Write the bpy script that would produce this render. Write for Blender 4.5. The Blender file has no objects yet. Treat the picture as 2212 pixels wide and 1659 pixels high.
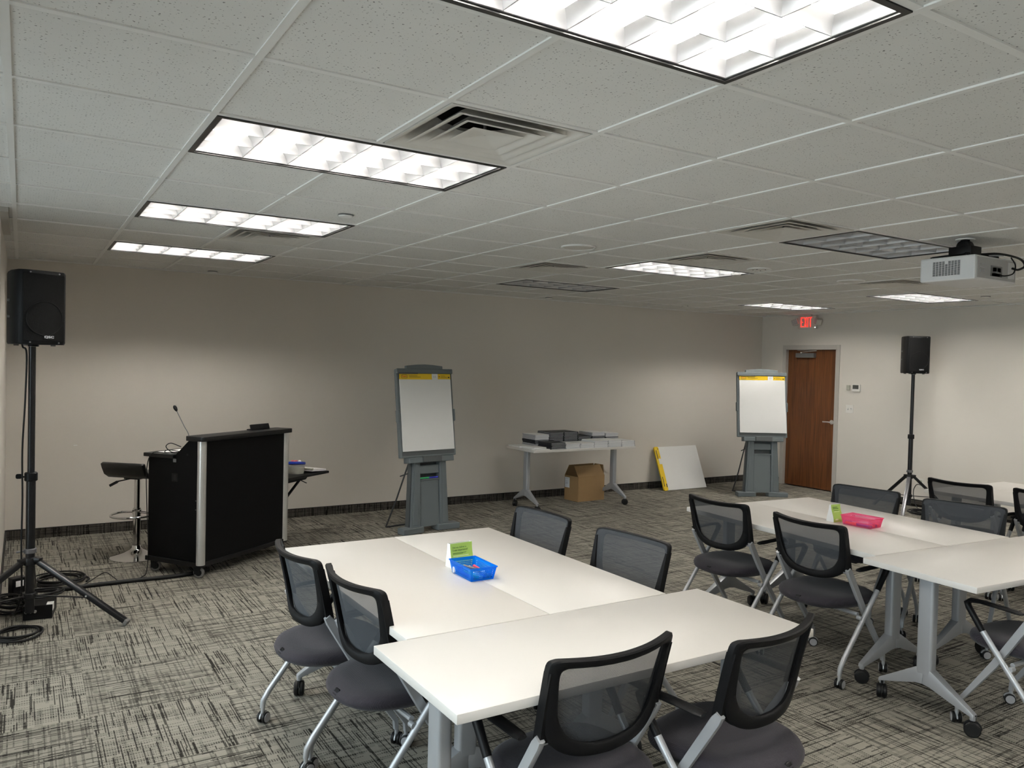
import bpy, math, random
from mathutils import Vector, Matrix
R_ = math.radians
random.seed(7)
S = bpy.context.scene
COL = S.collection

# ------------------------------------------------------------------ camera
cam_d = bpy.data.cameras.new('camera')
cam_d.sensor_fit = 'HORIZONTAL'; cam_d.sensor_width = 36.0
cam_d.lens = 36.0 * 1702.0 / 2212.0
cam_d.clip_start = 0.05
cam = bpy.data.objects.new('camera', cam_d); COL.objects.link(cam)
cam.matrix_world = Matrix(((0.84906, -0.00838, -0.52823, 0.0459),
                           (-0.52773, 0.03290, -0.84878, -3.5281),
                           (0.02449, 0.99942, 0.02351, 1.7055),
                           (0, 0, 0, 1)))
S.camera = cam

# ------------------------------------------------------------------ world, exposure
SKY = 6.8
W = bpy.data.worlds.new('overcast_sky'); S.world = W; W.use_nodes = True
bg = W.node_tree.nodes['Background']
bg.inputs[0].default_value = (0.84, 0.92, 1.0, 1); bg.inputs[1].default_value = SKY
S.view_settings.view_transform = 'Standard'; S.view_settings.look = 'None'
S.view_settings.gamma = 1.0; S.view_settings.use_curve_mapping = False
S.view_settings.exposure = 0.10
S.cycles.use_denoising = True
S.cycles.max_bounces = 9; S.cycles.diffuse_bounces = 6; S.cycles.transparent_max_bounces = 12
S.cycles.sample_clamp_indirect = 8.0
LAMP_L = 90.0                 # radiance of the lit tubes
LAMP_C = (1.0, 0.955, 0.885)

# ------------------------------------------------------------------ measures
T = 0.6096                    # ceiling and carpet module
H = 2.56                      # ceiling height
YB = 4.938; XR = 9.93         # long wall, door wall
XL = -0.80; YF = -7.4         # window wall, wall behind the camera
XS = -0.075; YS = 2.40        # short wall that ends the window bay

# window daylight enters through three openings: portals guide the sky's light
WINS = [(-6.6, -4.3), (-3.9, -1.6), (-1.2, 1.9)]
for a, b in WINS:
    l = bpy.data.lights.new('window_portal', 'AREA'); l.shape = 'RECTANGLE'
    l.size = 2.06; l.size_y = b - a
    l.cycles.is_portal = True
    o = bpy.data.objects.new('window_portal', l); COL.objects.link(o)
    o.location = (XL - 0.02, (a + b) / 2, 1.33); o.rotation_euler = (0, R_(-90), 0)

# ------------------------------------------------------------------ materials
MATS = {}
def nmat(name):
    m = bpy.data.materials.new(name); m.use_nodes = True
    MATS[name] = m
    nt = m.node_tree
    return m, nt, nt.nodes['Principled BSDF'], nt.nodes['Material Output']
def node(nt, typ, ins=None, **kw):
    n = nt.nodes.new(typ)
    for k, v in kw.items(): setattr(n, k, v)
    if ins:
        for k, v in ins.items():
            if isinstance(v, bpy.types.NodeSocket): nt.links.new(v, n.inputs[k])
            else: n.inputs[k].default_value = v
    return n
def math_n(nt, op, a, b=0.0, c=None):
    ins = {0: a, 1: b}
    if c is not None: ins[2] = c
    return node(nt, 'ShaderNodeMath', ins, operation=op).outputs[0]
def mixc(nt, f, a, b, blend='MIX'):
    n = node(nt, 'ShaderNodeMix', data_type='RGBA', blend_type=blend)
    for i, v in ((0, f), (6, a), (7, b)):
        if isinstance(v, bpy.types.NodeSocket): nt.links.new(v, n.inputs[i])
        else: n.inputs[i].default_value = v if i == 0 else ((*v, 1) if len(v) == 3 else v)
    return n.outputs[2]
def simple(name, col, rough=0.5, metal=0.0, var=0.06, scale=30.0, bump=0.0, spec=0.5, emit=None, trans=0.0, alpha=None, coat=0.0):
    m, nt, b, out = nmat(name)
    tc = node(nt, 'ShaderNodeTexCoord')
    nz = node(nt, 'ShaderNodeTexNoise', {'Vector': tc.outputs['Object'], 'Scale': scale, 'Detail': 3.0})
    lo = tuple(c * (1 - var) for c in col); hi = tuple(min(1, c * (1 + var)) for c in col)
    nt.links.new(mixc(nt, nz.outputs[0], lo, hi), b.inputs['Base Color'])
    b.inputs['Roughness'].default_value = rough; b.inputs['Metallic'].default_value = metal
    b.inputs['Specular IOR Level'].default_value = spec
    if coat: b.inputs['Coat Weight'].default_value = coat
    if bump:
        bp = node(nt, 'ShaderNodeBump', {'Height': nz.outputs[0], 'Strength': bump, 'Distance': 0.004})
        nt.links.new(bp.outputs[0], b.inputs['Normal'])
    if emit:
        b.inputs['Emission Color'].default_value = (*emit[:3], 1); b.inputs['Emission Strength'].default_value = emit[3]
    return m
def see_through(name, col, opac, rough=0.6, tint=(1, 1, 1), weave=0.0, spec=0.3):
    """woven net or clear plastic: part of the light passes straight through"""
    m, nt, b, out = nmat(name)
    b.inputs['Base Color'].default_value = (*col, 1); b.inputs['Roughness'].default_value = rough
    b.inputs['Specular IOR Level'].default_value = spec
    tr = node(nt, 'ShaderNodeBsdfTransparent', {0: (*tint, 1)})
    fac = opac
    if weave:
        tc = node(nt, 'ShaderNodeTexCoord')
        w1 = node(nt, 'ShaderNodeTexWave', {'Vector': tc.outputs['Object'], 'Scale': weave}, bands_direction='Z')
        w2 = node(nt, 'ShaderNodeTexWave', {'Vector': tc.outputs['Object'], 'Scale': weave}, bands_direction='X')
        s = math_n(nt, 'MULTIPLY', w1.outputs['Fac'], w2.outputs['Fac'])
        fac = math_n(nt, 'MULTIPLY_ADD', s, 0.22, opac - 0.06)
    mx = node(nt, 'ShaderNodeMixShader', {0: fac, 1: tr.outputs[0], 2: b.outputs[0]})
    nt.links.new(mx.outputs[0], out.inputs[0])
    return m

# --- walls: eggshell paint with faint roller texture
def wall_mat(name, col):
    m, nt, b, out = nmat(name)
    tc = node(nt, 'ShaderNodeTexCoord')
    big = node(nt, 'ShaderNodeTexNoise', {'Vector': tc.outputs['Object'], 'Scale': 0.8, 'Detail': 2.0})
    fine = node(nt, 'ShaderNodeTexNoise', {'Vector': tc.outputs['Object'], 'Scale': 260.0, 'Detail': 2.0})
    c = mixc(nt, big.outputs[0], tuple(x * 0.97 for x in col), tuple(x * 1.03 for x in col))
    nt.links.new(c, b.inputs['Base Color'])
    bp = node(nt, 'ShaderNodeBump', {'Height': fine.outputs[0], 'Strength': 0.06, 'Distance': 0.002})
    nt.links.new(bp.outputs[0], b.inputs['Normal'])
    b.inputs['Roughness'].default_value = 0.62; b.inputs['Specular IOR Level'].default_value = 0.25
    return m
wall_mat('wall_paint', (0.68, 0.64, 0.585))

# --- ceiling tile: pitted mineral fibre
def tile_mat():
    m, nt, b, out = nmat('ceiling_tile')
    tc = node(nt, 'ShaderNodeTexCoord'); oi = node(nt, 'ShaderNodeObjectInfo')
    off = math_n(nt, 'MULTIPLY', oi.outputs['Random'], 41.0)
    cv = node(nt, 'ShaderNodeCombineXYZ', {0: off, 1: math_n(nt, 'MULTIPLY', off, 1.7), 2: 0.0})
    v = node(nt, 'ShaderNodeVectorMath', {0: tc.outputs['Object'], 1: cv.outputs[0]}, operation='ADD')
    wob = node(nt, 'ShaderNodeTexNoise', {'Vector': v.outputs[0], 'Scale': 95.0, 'Detail': 1.0})
    wv = node(nt, 'ShaderNodeVectorMath', {0: wob.outputs['Color'], 1: (0.012, 0.012, 0.0)}, operation='MULTIPLY')
    v2 = node(nt, 'ShaderNodeVectorMath', {0: v.outputs[0], 1: wv.outputs[0]}, operation='ADD')
    vo = node(nt, 'ShaderNodeTexVoronoi', {'Vector': v2.outputs[0], 'Scale': 82.0, 'Randomness': 1.0}, voronoi_dimensions='2D')
    sep = node(nt, 'ShaderNodeSeparateXYZ', {0: vo.outputs['Color']})
    size = math_n(nt, 'MULTIPLY_ADD', sep.outputs[0], 0.34, -0.13)
    pit = math_n(nt, 'LESS_THAN', vo.outputs['Distance'], size)
    soft = node(nt, 'ShaderNodeTexNoise', {'Vector': v.outputs[0], 'Scale': 5.0, 'Detail': 3.0})
    base = mixc(nt, soft.outputs[0], (0.71, 0.705, 0.685), (0.76, 0.755, 0.735))
    dark = math_n(nt, 'MULTIPLY', pit, math_n(nt, 'MULTIPLY_ADD', sep.outputs[1], 0.45, 0.4))
    col = mixc(nt, dark, base, (0.13, 0.125, 0.118))
    nt.links.new(col, b.inputs['Base Color'])
    b.inputs['Roughness'].default_value = 0.95; b.inputs['Specular IOR Level'].default_value = 0.1
tile_mat()

# --- carpet: woven broken lines along one direction, fine stipple across
def carpet_mat(name, light, dark, tone, swap=False, world=False):
    m, nt, b, out = nmat(name)
    tc = node(nt, 'ShaderNodeTexCoord'); oi = node(nt, 'ShaderNodeObjectInfo')
    off = math_n(nt, 'MULTIPLY', oi.outputs['Random'], 61.0)
    sp = node(nt, 'ShaderNodeSeparateXYZ', {0: tc.outputs['Object']})
    a = math_n(nt, 'ADD', sp.outputs[0], off)
    c = math_n(nt, 'ADD', sp.outputs[2 if swap else 1], math_n(nt, 'MULTIPLY', off, 0.731))
    def lines(p, q, np_, nq, th, seed):
        cp = math_n(nt, 'FLOOR', math_n(nt, 'MULTIPLY', p, np_))
        w1 = node(nt, 'ShaderNodeTexWhiteNoise', {'W': math_n(nt, 'ADD', cp, seed)}, noise_dimensions='1D')
        cq = math_n(nt, 'FLOOR', math_n(nt, 'MULTIPLY_ADD', q, nq, math_n(nt, 'MULTIPLY', w1.outputs[0], 9.0)))
        xy = node(nt, 'ShaderNodeCombineXYZ', {0: cp, 1: cq, 2: seed})
        wn = node(nt, 'ShaderNodeTexWhiteNoise', {'Vector': xy.outputs[0]}, noise_dimensions='3D')
        return math_n(nt, 'GREATER_THAN', wn.outputs[0], th)
    l1 = lines(a, c, 185.0, 4.2, 0.80, 3.1)      # long thin dark lines
    l2 = lines(a, c, 62.0, 5.5, 0.76, 8.7)       # broader soft bands
    l3 = lines(c, a, 165.0, 4.0, 0.72, 5.3)      # cross lines
    l4 = lines(c, a, 55.0, 7.0, 0.78, 2.9)       # soft cross bands
    dash = math_n(nt, 'GREATER_THAN', math_n(nt, 'FRACT', math_n(nt, 'MULTIPLY', a, 95.0)), 0.36)
    l3d = math_n(nt, 'MULTIPLY', l3, dash)
    fine = node(nt, 'ShaderNodeTexNoise', {'Vector': tc.outputs['Object'], 'Scale': 330.0, 'Detail': 2.0})
    d = math_n(nt, 'MULTIPLY', l1, 0.80)
    d = math_n(nt, 'MAXIMUM', d, math_n(nt, 'MULTIPLY', l3d, 0.62))
    d = math_n(nt, 'ADD', d, math_n(nt, 'MULTIPLY', l2, 0.22))
    d = math_n(nt, 'ADD', d, math_n(nt, 'MULTIPLY', l4, 0.20))
    d = math_n(nt, 'ADD', d, math_n(nt, 'MULTIPLY_ADD', fine.outputs[0], 0.9, -0.42))
    d = node(nt, 'ShaderNodeClamp', {0: d}).outputs[0]
    shade = math_n(nt, 'MULTIPLY_ADD', oi.outputs['Random'], 0.16, tone)
    col = mixc(nt, d, light, dark)
    hs = node(nt, 'ShaderNodeHueSaturation', {'Value': shade, 'Color': col})
    nt.links.new(hs.outputs[0], b.inputs['Base Color'])
    b.inputs['Roughness'].default_value = 0.95; b.inputs['Specular IOR Level'].default_value = 0.1
    bp = node(nt, 'ShaderNodeBump', {'Height': fine.outputs[0], 'Strength': 0.5, 'Distance': 0.003})
    nt.links.new(bp.outputs[0], b.inputs['Normal'])
carpet_mat('carpet', (0.265, 0.250, 0.212), (0.020, 0.018, 0.015), 0.92)
carpet_mat('carpet_base', (0.075, 0.068, 0.06), (0.008, 0.007, 0.006), 0.9, swap=True)

# --- oak door veneer
def wood_mat():
    m, nt, b, out = nmat('oak_veneer')
    tc = node(nt, 'ShaderNodeTexCoord')
    mp = node(nt, 'ShaderNodeMapping', {'Vector': tc.outputs['Object'], 'Scale': (9.0, 9.0, 0.55)})
    nz = node(nt, 'ShaderNodeTexNoise', {'Vector': mp.outputs[0], 'Scale': 2.2, 'Detail': 5.0, 'Distortion': 1.2})
    mp2 = node(nt, 'ShaderNodeMapping', {'Vector': tc.outputs['Object'], 'Scale': (160.0, 160.0, 5.0)})
    n2 = node(nt, 'ShaderNodeTexNoise', {'Vector': mp2.outputs[0], 'Scale': 1.0, 'Detail': 3.0})
    r = node(nt, 'ShaderNodeValToRGB', {0: nz.outputs[0]})
    r.color_ramp.elements[0].position = 0.34; r.color_ramp.elements[0].color = (0.075, 0.022, 0.005, 1)
    r.color_ramp.elements[1].position = 0.62; r.color_ramp.elements[1].color = (0.165, 0.057, 0.014, 1)
    c = mixc(nt, math_n(nt, 'MULTIPLY', n2.outputs[0], 0.5), r.outputs[0], (0.10, 0.03, 0.008))
    nt.links.new(c, b.inputs['Base Color'])
    b.inputs['Roughness'].default_value = 0.38
wood_mat()

# --- ribbed seat fabric
def fabric_mat(name, col):
    m, nt, b, out = nmat(name)
    tc = node(nt, 'ShaderNodeTexCoord')
    w = node(nt, 'ShaderNodeTexWave', {'Vector': tc.outputs['Object'], 'Scale': 62.0, 'Distortion': 0.4}, bands_direction='X')
    nz = node(nt, 'ShaderNodeTexNoise', {'Vector': tc.outputs['Object'], 'Scale': 220.0, 'Detail': 2.0})
    c = mixc(nt, nz.outputs[0], tuple(x * 0.8 for x in col), tuple(x * 1.25 for x in col))
    nt.links.new(c, b.inputs['Base Color'])
    h = math_n(nt, 'ADD', w.outputs['Fac'], nz.outputs[0])
    bp = node(nt, 'ShaderNodeBump', {'Height': h, 'Strength': 0.35, 'Distance': 0.002})
    nt.links.new(bp.outputs[0], b.inputs['Normal'])
    b.inputs['Roughness'].default_value = 0.9; b.inputs['Sheen Weight'].default_value = 0.12
    b.inputs['Specular IOR Level'].default_value = 0.2
fabric_mat('seat_fabric', (0.024, 0.0212, 0.0268))

simple('grid_white', (0.80, 0.795, 0.775), 0.45, var=0.02)
simple('plenum_dark', (0.02, 0.02, 0.02), 0.9)
simple('laminate_white', (0.60, 0.573, 0.538), 0.36, var=0.012, scale=6, spec=0.4)
simple('edge_white', (0.80, 0.79, 0.78), 0.4, var=0.02)
simple('leg_silver', (0.36, 0.37, 0.385), 0.38, metal=0.35, var=0.03)
simple('chair_silver', (0.42, 0.43, 0.445), 0.36, metal=0.4, var=0.03)
simple('black_plastic', (0.004, 0.004, 0.0045), 0.45, var=0.1, spec=0.2)
simple('frame_black', (0.0045, 0.0045, 0.005), 0.55, var=0.1, scale=200, bump=0.1, spec=0.15)
see_through('net_fabric', (0.056, 0.060, 0.066), 0.84, 0.9, weave=130.0, spec=0.1)
simple('wheel_black', (0.005, 0.005, 0.005), 0.5, spec=0.3)
simple('wheel_cap', (0.33, 0.33, 0.34), 0.45, var=0.04)
simple('speaker_black', (0.0035, 0.0038, 0.0045), 0.5, scale=400, bump=0.3, var=0.2, spec=0.2)
simple('stand_black', (0.005, 0.005, 0.006), 0.34, var=0.1, spec=0.4)
simple('stand_bright', (0.16, 0.16, 0.17), 0.3, metal=0.6)
simple('rubber', (0.12, 0.115, 0.11), 0.8)
simple('cable_black', (0.004, 0.004, 0.0045), 0.55, spec=0.3)
simple('lectern_black', (0.0018, 0.0018, 0.002), 0.6, scale=300, bump=0.05, var=0.15, spec=0.12)
simple('lectern_edge', (0.004, 0.004, 0.0045), 0.4, spec=0.3)
simple('brushed_aluminium', (0.66, 0.65, 0.63), 0.34, metal=0.7, var=0.05, scale=90)
simple('chrome', (0.72, 0.72, 0.72), 0.10, metal=1.0, var=0.01)
simple('leather_black', (0.006, 0.006, 0.0065), 0.30, scale=160, bump=0.15)
simple('easel_grey', (0.115, 0.135, 0.142), 0.55, scale=350, bump=0.12, var=0.06)
simple('easel_dark', (0.060, 0.068, 0.070), 0.55)
simple('easel_wire', (0.055, 0.058, 0.06), 0.45, metal=0.3)
simple('paper_white', (0.79, 0.785, 0.77), 0.8, var=0.015, scale=8)
simple('paper_edge', (0.66, 0.66, 0.68), 0.85, var=0.12, scale=300)
simple('band_yellow', (0.78, 0.52, 0.012), 0.5, var=0.03)
simple('ink_black', (0.012, 0.012, 0.012), 0.6)
simple('ink_red', (0.55, 0.03, 0.02), 0.6)
simple('ink_grey', (0.42, 0.42, 0.44), 0.7)
simple('cover_dark', (0.009, 0.010, 0.016), 0.5, var=0.15)
simple('cardboard', (0.30, 0.185, 0.082), 0.85, var=0.07, scale=14)
simple('cardboard_inside', (0.25, 0.135, 0.055), 0.9, var=0.07, scale=14)
simple('label_white', (0.72, 0.73, 0.76), 0.6)
simple('frame_paint', (0.46, 0.435, 0.40), 0.4, var=0.02)
simple('metal_grey', (0.20, 0.205, 0.21), 0.35, metal=0.5)
simple('plate_white', (0.74, 0.72, 0.68), 0.4, var=0.02)
simple('plate_beige', (0.42, 0.41, 0.35), 0.5)
simple('screen_grey', (0.075, 0.075, 0.07), 0.25)
simple('louver_aluminium', (0.53, 0.535, 0.55), 0.36, metal=0.8, var=0.02)
simple('fixture_black', (0.010, 0.010, 0.010), 0.4)
simple('fixture_grey', (0.25, 0.25, 0.25), 0.4, metal=0.5)
simple('tube_white', (0.80, 0.80, 0.78), 0.4)
simple('tube_lit', (0.80, 0.80, 0.78), 0.4, emit=(*LAMP_C, LAMP_L))
simple('vent_white', (0.66, 0.64, 0.60), 0.42, var=0.02)
simple('projector_white', (0.66, 0.66, 0.66), 0.42, var=0.02)
simple('projector_grey', (0.40, 0.40, 0.40), 0.45)
simple('exit_housing', (0.55, 0.53, 0.48), 0.5)
simple('exit_red', (0.8, 0.02, 0.02), 0.5, emit=(1.0, 0.03, 0.02, 2.0))
simple('led_white', (0.9, 0.9, 0.9), 0.4, emit=(1, 1, 1, 3.0))
simple('card_green', (0.36, 0.55, 0.11), 0.55, var=0.03)
simple('card_white', (0.80, 0.80, 0.79), 0.55, var=0.01)
simple('card_text_dark', (0.085, 0.18, 0.03), 0.6)
simple('card_text_light', (0.74, 0.84, 0.52), 0.6)
simple('marker_blue', (0.02, 0.03, 0.42), 0.35)
simple('marker_green', (0.02, 0.40, 0.12), 0.35)
simple('marker_purple', (0.09, 0.02, 0.36), 0.35)
simple('marker_orange', (0.80, 0.22, 0.06), 0.35)
simple('marker_red', (0.6, 0.04, 0.08), 0.35)
simple('marker_clear', (0.62, 0.66, 0.70), 0.25)
simple('marker_black', (0.04, 0.04, 0.05), 0.35)
simple('lid_blue', (0.012, 0.035, 0.30), 0.35)
simple('candy_pink', (0.62, 0.14, 0.16), 0.4)
simple('tub_contents', (0.42, 0.40, 0.29), 0.6, var=0.35, scale=60)
see_through('tub_clear', (0.7, 0.71, 0.68), 0.28, 0.15, spec=0.5)
see_through('basket_blue', (0.004, 0.26, 0.84), 0.38, 0.22, tint=(0.10, 0.60, 1.0), spec=0.5)
see_through('basket_pink', (0.88, 0.20, 0.40), 0.28, 0.22, tint=(1.0, 0.50, 0.66), spec=0.5)
def glass_mat():
    m, nt, b, out = nmat('window_glass')
    tr = node(nt, 'ShaderNodeBsdfTransparent', {0: (0.93, 0.96, 0.95, 1)})
    gl = node(nt, 'ShaderNodeBsdfGlossy', {'Roughness': 0.02})
    fr = node(nt, 'ShaderNodeFresnel', {'IOR': 1.45})
    mx = node(nt, 'ShaderNodeMixShader', {0: fr.outputs[0], 1: tr.outputs[0], 2: gl.outputs[0]})
    nt.links.new(mx.outputs[0], out.inputs[0])
glass_mat()

# ------------------------------------------------------------------ mesh helpers
class MB:
    def __init__(s): s.v = []; s.f = []
    def add(s, vs, fs):
        k = len(s.v); s.v += [tuple(v) for v in vs]; s.f += [tuple(i + k for i in f) for f in fs]; return s
    def box(s, x0, x1, y0, y1, z0, z1, M=None):
        vs = [Vector((x, y, z)) for z in (z0, z1) for x, y in ((x0, y0), (x1, y0), (x1, y1), (x0, y1))]
        if M: vs = [M @ v for v in vs]
        return s.add(vs, [(3, 2, 1, 0), (4, 5, 6, 7), (0, 1, 5, 4), (1, 2, 6, 5), (2, 3, 7, 6), (3, 0, 4, 7)])
    def loft(s, rings, cap0=True, cap1=True, closed=True):
        n = len(rings[0]); vs = [v for r in rings for v in r]; fs = []
        for i in range(len(rings) - 1):
            for j in range(n if closed else n - 1):
                a, b = i * n + j, i * n + (j + 1) % n
                fs.append((a, b, b + n, a + n))
        if cap0: fs.append(tuple(reversed(range(n))))
        if cap1: fs.append(tuple(range((len(rings) - 1) * n, len(rings) * n)))
        return s.add(vs, fs)
    def tube(s, pts, r, n=10, cap=True):
        pts = [Vector(p) for p in pts]; rings = []
        up = Vector((0, 0, 1)); prev = None
        for i, p in enumerate(pts):
            if i == 0: t = pts[1] - p
            elif i == len(pts) - 1: t = p - pts[i - 1]
            else: t = (pts[i + 1] - p).normalized() + (p - pts[i - 1]).normalized()
            t.normalize()
            if prev is None:
                a = t.cross(up) if abs(t.dot(up)) < 0.95 else t.cross(Vector((1, 0, 0)))
            else: a = prev - t * prev.dot(t)
            a.normalize(); prev = a; b = t.cross(a)
            rr = r[i] if isinstance(r, (list, tuple)) else r
            rings.append([p + (a * math.cos(2 * math.pi * k / n) + b * math.sin(2 * math.pi * k / n)) * rr for k in range(n)])
        return s.loft(rings, cap, cap)
    def bar(s, p0, p1, w, d, side=(1, 0, 0)):
        """flat bar from p0 to p1: w across 'side', d across the third direction"""
        p0, p1 = Vector(p0), Vector(p1); t = (p1 - p0).normalized(); a = Vector(side); a = (a - t * a.dot(t)).normalized(); b = t.cross(a)
        rr = [[p + a * (sx * w / 2) + b * (sy * d / 2) for sx, sy in ((-1, -1), (1, -1), (1, 1), (-1, 1))] for p in (p0, p1)]
        return s.loft(rr)
    def lathe(s, prof, c=(0, 0, 0), n=28, cap0=True, cap1=True):
        return s.loft([[(c[0] + r * math.cos(2 * math.pi * k / n), c[1] + r * math.sin(2 * math.pi * k / n), c[2] + z) for k in range(n)] for r, z in prof], cap0, cap1)
    def disc(s, c, axis, r, h, n=20, bev=0.0):
        c = Vector(c); t = Vector(axis).normalized()
        if bev: prof = [(r - bev, -h / 2), (r, -h / 2 + bev), (r, h / 2 - bev), (r - bev, h / 2)]
        else: prof = [(r, -h / 2), (r, h / 2)]
        a = t.orthogonal().normalized(); b = t.cross(a)
        return s.loft([[c + t * z + (a * math.cos(2 * math.pi * k / n) + b * math.sin(2 * math.pi * k / n)) * rr for k in range(n)] for rr, z in prof])
    def extrude(s, poly, y0, y1, plane='xz'):
        f = {'xz': lambda p, y: (p[0], y, p[1]), 'yz': lambda p, y: (y, p[0], p[1]), 'xy': lambda p, y: (p[0], p[1], y)}[plane]
        return s.loft([[f(p, y0) for p in poly], [f(p, y1) for p in poly]])
    def mesh(s, name, mat, smooth=35, bevel=0):
        me = bpy.data.meshes.new(name); me.from_pydata(s.v, [], s.f); me.update()
        import bmesh
        bm = bmesh.new(); bm.from_mesh(me); bmesh.ops.recalc_face_normals(bm, faces=bm.faces)
        if bevel:
            bmesh.ops.bevel(bm, geom=[e for e in bm.edges if len(e.link_faces) == 2 and e.calc_face_angle(0) > 0.6], offset=bevel, segments=2, profile=0.5, affect='EDGES', clamp_overlap=True)
        bm.to_mesh(me); bm.free()
        me.materials.append(MATS[mat])
        if smooth:
            me.polygons.foreach_set('use_smooth', [True] * len(me.polygons)); me.set_sharp_from_angle(angle=R_(smooth))
        return me
    def build(s, name, mat, parent=None, smooth=35, bevel=0, loc=None, rot=None):
        return put(name, s.mesh(name, mat, smooth, bevel), parent, loc, rot)
def put(name, me, parent=None, loc=None, rot=None):
    o = bpy.data.objects.new(name, me); COL.objects.link(o)
    if parent: o.parent = parent
    if loc: o.location = loc
    if rot: o.rotation_euler = rot
    return o
def tag(o, label, cat, group=None):
    o['label'] = label; o['category'] = cat
    if group: o['group'] = group
    return o
def thing(name, label, cat, loc=(0, 0, 0), rz=0.0, group=None):
    o = bpy.data.objects.new(name, None); COL.objects.link(o); o.empty_display_size = 0.1
    o.location = loc; o.rotation_euler = (0, 0, rz)
    return tag(o, label, cat, group)
def struct(o): o['kind'] = 'structure'; return o
def copy_tree(o, parent=None):
    c = o.copy(); COL.objects.link(c)
    if parent: c.parent = parent
    for ch in list(o.children): copy_tree(ch, c)
    return c
def smooth_path(pts, k=6):
    """Catmull-Rom through the points"""
    P = [Vector(p) for p in pts]; P = [P[0] * 2 - P[1]] + P + [P[-1] * 2 - P[-2]]; out = []
    for i in range(1, len(P) - 2):
        for j in range(k):
            t = j / k; a, b, c, d = P[i - 1:i + 3]
            out.append(0.5 * ((2 * b) + (c - a) * t + (2 * a - 5 * b + 4 * c - d) * t * t + (3 * b - a - 3 * c + d) * t ** 3))
    return out + [P[-2]]
def rrect(w, h, r, n=5, cx=0.0, cy=0.0):
    out = []
    for sx, sy, a0 in ((1, 1, 0), (-1, 1, 90), (-1, -1, 180), (1, -1, 270)):
        for k in range(n):
            a = R_(a0 + 90 * k / (n - 1)); out.append((cx + sx * (w / 2 - r) + r * math.cos(a), cy + sy * (h / 2 - r) + r * math.sin(a)))
    return out
def text_mesh(body, size, depth, mat, bold=0.0, align='CENTER', sx=1.0):
    cu = bpy.data.curves.new('lettering', 'FONT'); cu.body = body; cu.size = size; cu.extrude = depth; cu.offset = bold
    cu.align_x = align; cu.align_y = 'CENTER'; cu.resolution_u = 3
    o = bpy.data.objects.new('lettering', cu); COL.objects.link(o)
    dg = bpy.context.evaluated_depsgraph_get(); dg.update()
    me = bpy.data.meshes.new_from_object(o.evaluated_get(dg))
    bpy.data.objects.remove(o); bpy.data.curves.remove(cu)
    if sx != 1.0:
        for v in me.vertices: v.co.x *= sx
    me.materials.clear(); me.materials.append(MATS[mat]); me.name = 'lettering'
    return me

# ================================================================== SETTING
# ---- floor with carpet tiles
fl = struct(MB().box(XL - 0.14, XR + 0.20, YF - 0.1, YB + 0.1, -0.16, -0.008).build('floor', 'carpet', smooth=0))
ct_me = MB().box(-T / 2 + 0.0006, T / 2 - 0.0006, -T / 2 + 0.0006, T / 2 - 0.0006, -0.0079, 0.0).mesh('carpet_tile', 'carpet', 0)
CX0, CY0 = 0.333 - 3 * T, 0.626 - 8 * T
rest = MB()
for i in range(0, 20):
    for j in range(-5, 16):
        x0, x1, y0, y1 = CX0 + i * T, CX0 + (i + 1) * T, CY0 + j * T, CY0 + (j + 1) * T
        a0, a1, b0, b1 = max(x0, XL), min(x1, XR), max(y0, YF), min(y1, YB)
        if a1 - a0 < 0.01 or b1 - b0 < 0.01: continue
        cx, cy = (x0 + x1) / 2, (y0 + y1) / 2
        if cy < -3.5 or cx < -0.9 or (cx > 6.0 and cy < -2.3) or cx < -0.3 and cy > 2:
            rest.box(a0 + .0006, a1 - .0006, b0 + .0006, b1 - .0006, -0.0079, 0); continue
        quarter = (i + j) % 2
        if (a1 - a0) > T - 0.001 and (b1 - b0) > T - 0.001: me = ct_me; rz = R_(90) * (quarter + 2 * random.randint(0, 1))
        else:
            me = MB().box(a0 - cx, a1 - cx, b0 - cy, b1 - cy, -0.0079, 0).mesh('carpet_tile', 'carpet', 0); rz = 0
        put('carpet_tile', me, fl, (cx, cy, 0), (0, 0, rz))
o = rest.build('carpet_tile_field', 'carpet', fl, 0); o['kind'] = 'stuff'

# ---- unseen ground outside the windows, added to shape daylight on floor and ceiling
simple('pavement', (0.50, 0.49, 0.47), 0.9, var=0.08, scale=3)
struct(MB().box(-45, XL - 0.15, -40, 40, -0.45, -0.30).build('added_ground_outside', 'pavement', smooth=0))
# ---- walls
struct(MB().box(XS, XR + 0.12, YB, YB + 0.12, 0, H + 0.2).build('wall_back', 'wall_paint', smooth=0))
DY0, DY1, DZ = 3.585, 4.475, 2.062       # door opening
w = MB(); w.box(XR, XR + 0.14, YF, DY0, 0, H + 0.2); w.box(XR, XR + 0.14, DY1, YB, 0, H + 0.2); w.box(XR, XR + 0.14, DY0, DY1, DZ, H + 0.2)
w.box(XR + 0.14, XR + 0.16, DY0 - 0.05, DY1 + 0.05, -0.008, DZ + 0.05)  # plate added behind the door to stop sky light leaking under it
struct(w.build('wall_right', 'wall_paint', smooth=0))
w = MB(); w.box(XL - 0.1, XS, YS, YB + 0.12, 0, H + 0.2)
struct(w.build('wall_left', 'wall_paint', smooth=0))
WZ0, WZ1 = 0.30, 2.36
w = MB(); w.box(XL - 0.14, XL, YF - 0.1, YS, 0, WZ0); w.box(XL - 0.14, XL, YF - 0.1, YS, WZ1, H + 0.2)
ys = [YF - 0.1] + [c for ab in WINS for c in ab] + [YS]
for k in range(0, len(ys), 2): w.box(XL - 0.14, XL, ys[k], ys[k + 1], WZ0, WZ1)
struct(w.build('wall_window', 'wall_paint', smooth=0))
struct(MB().box(XL - 0.1, XR + 0.1, YF - 0.1, YF, 0, H + 0.2).build('wall_front', 'wall_paint', smooth=0))
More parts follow.
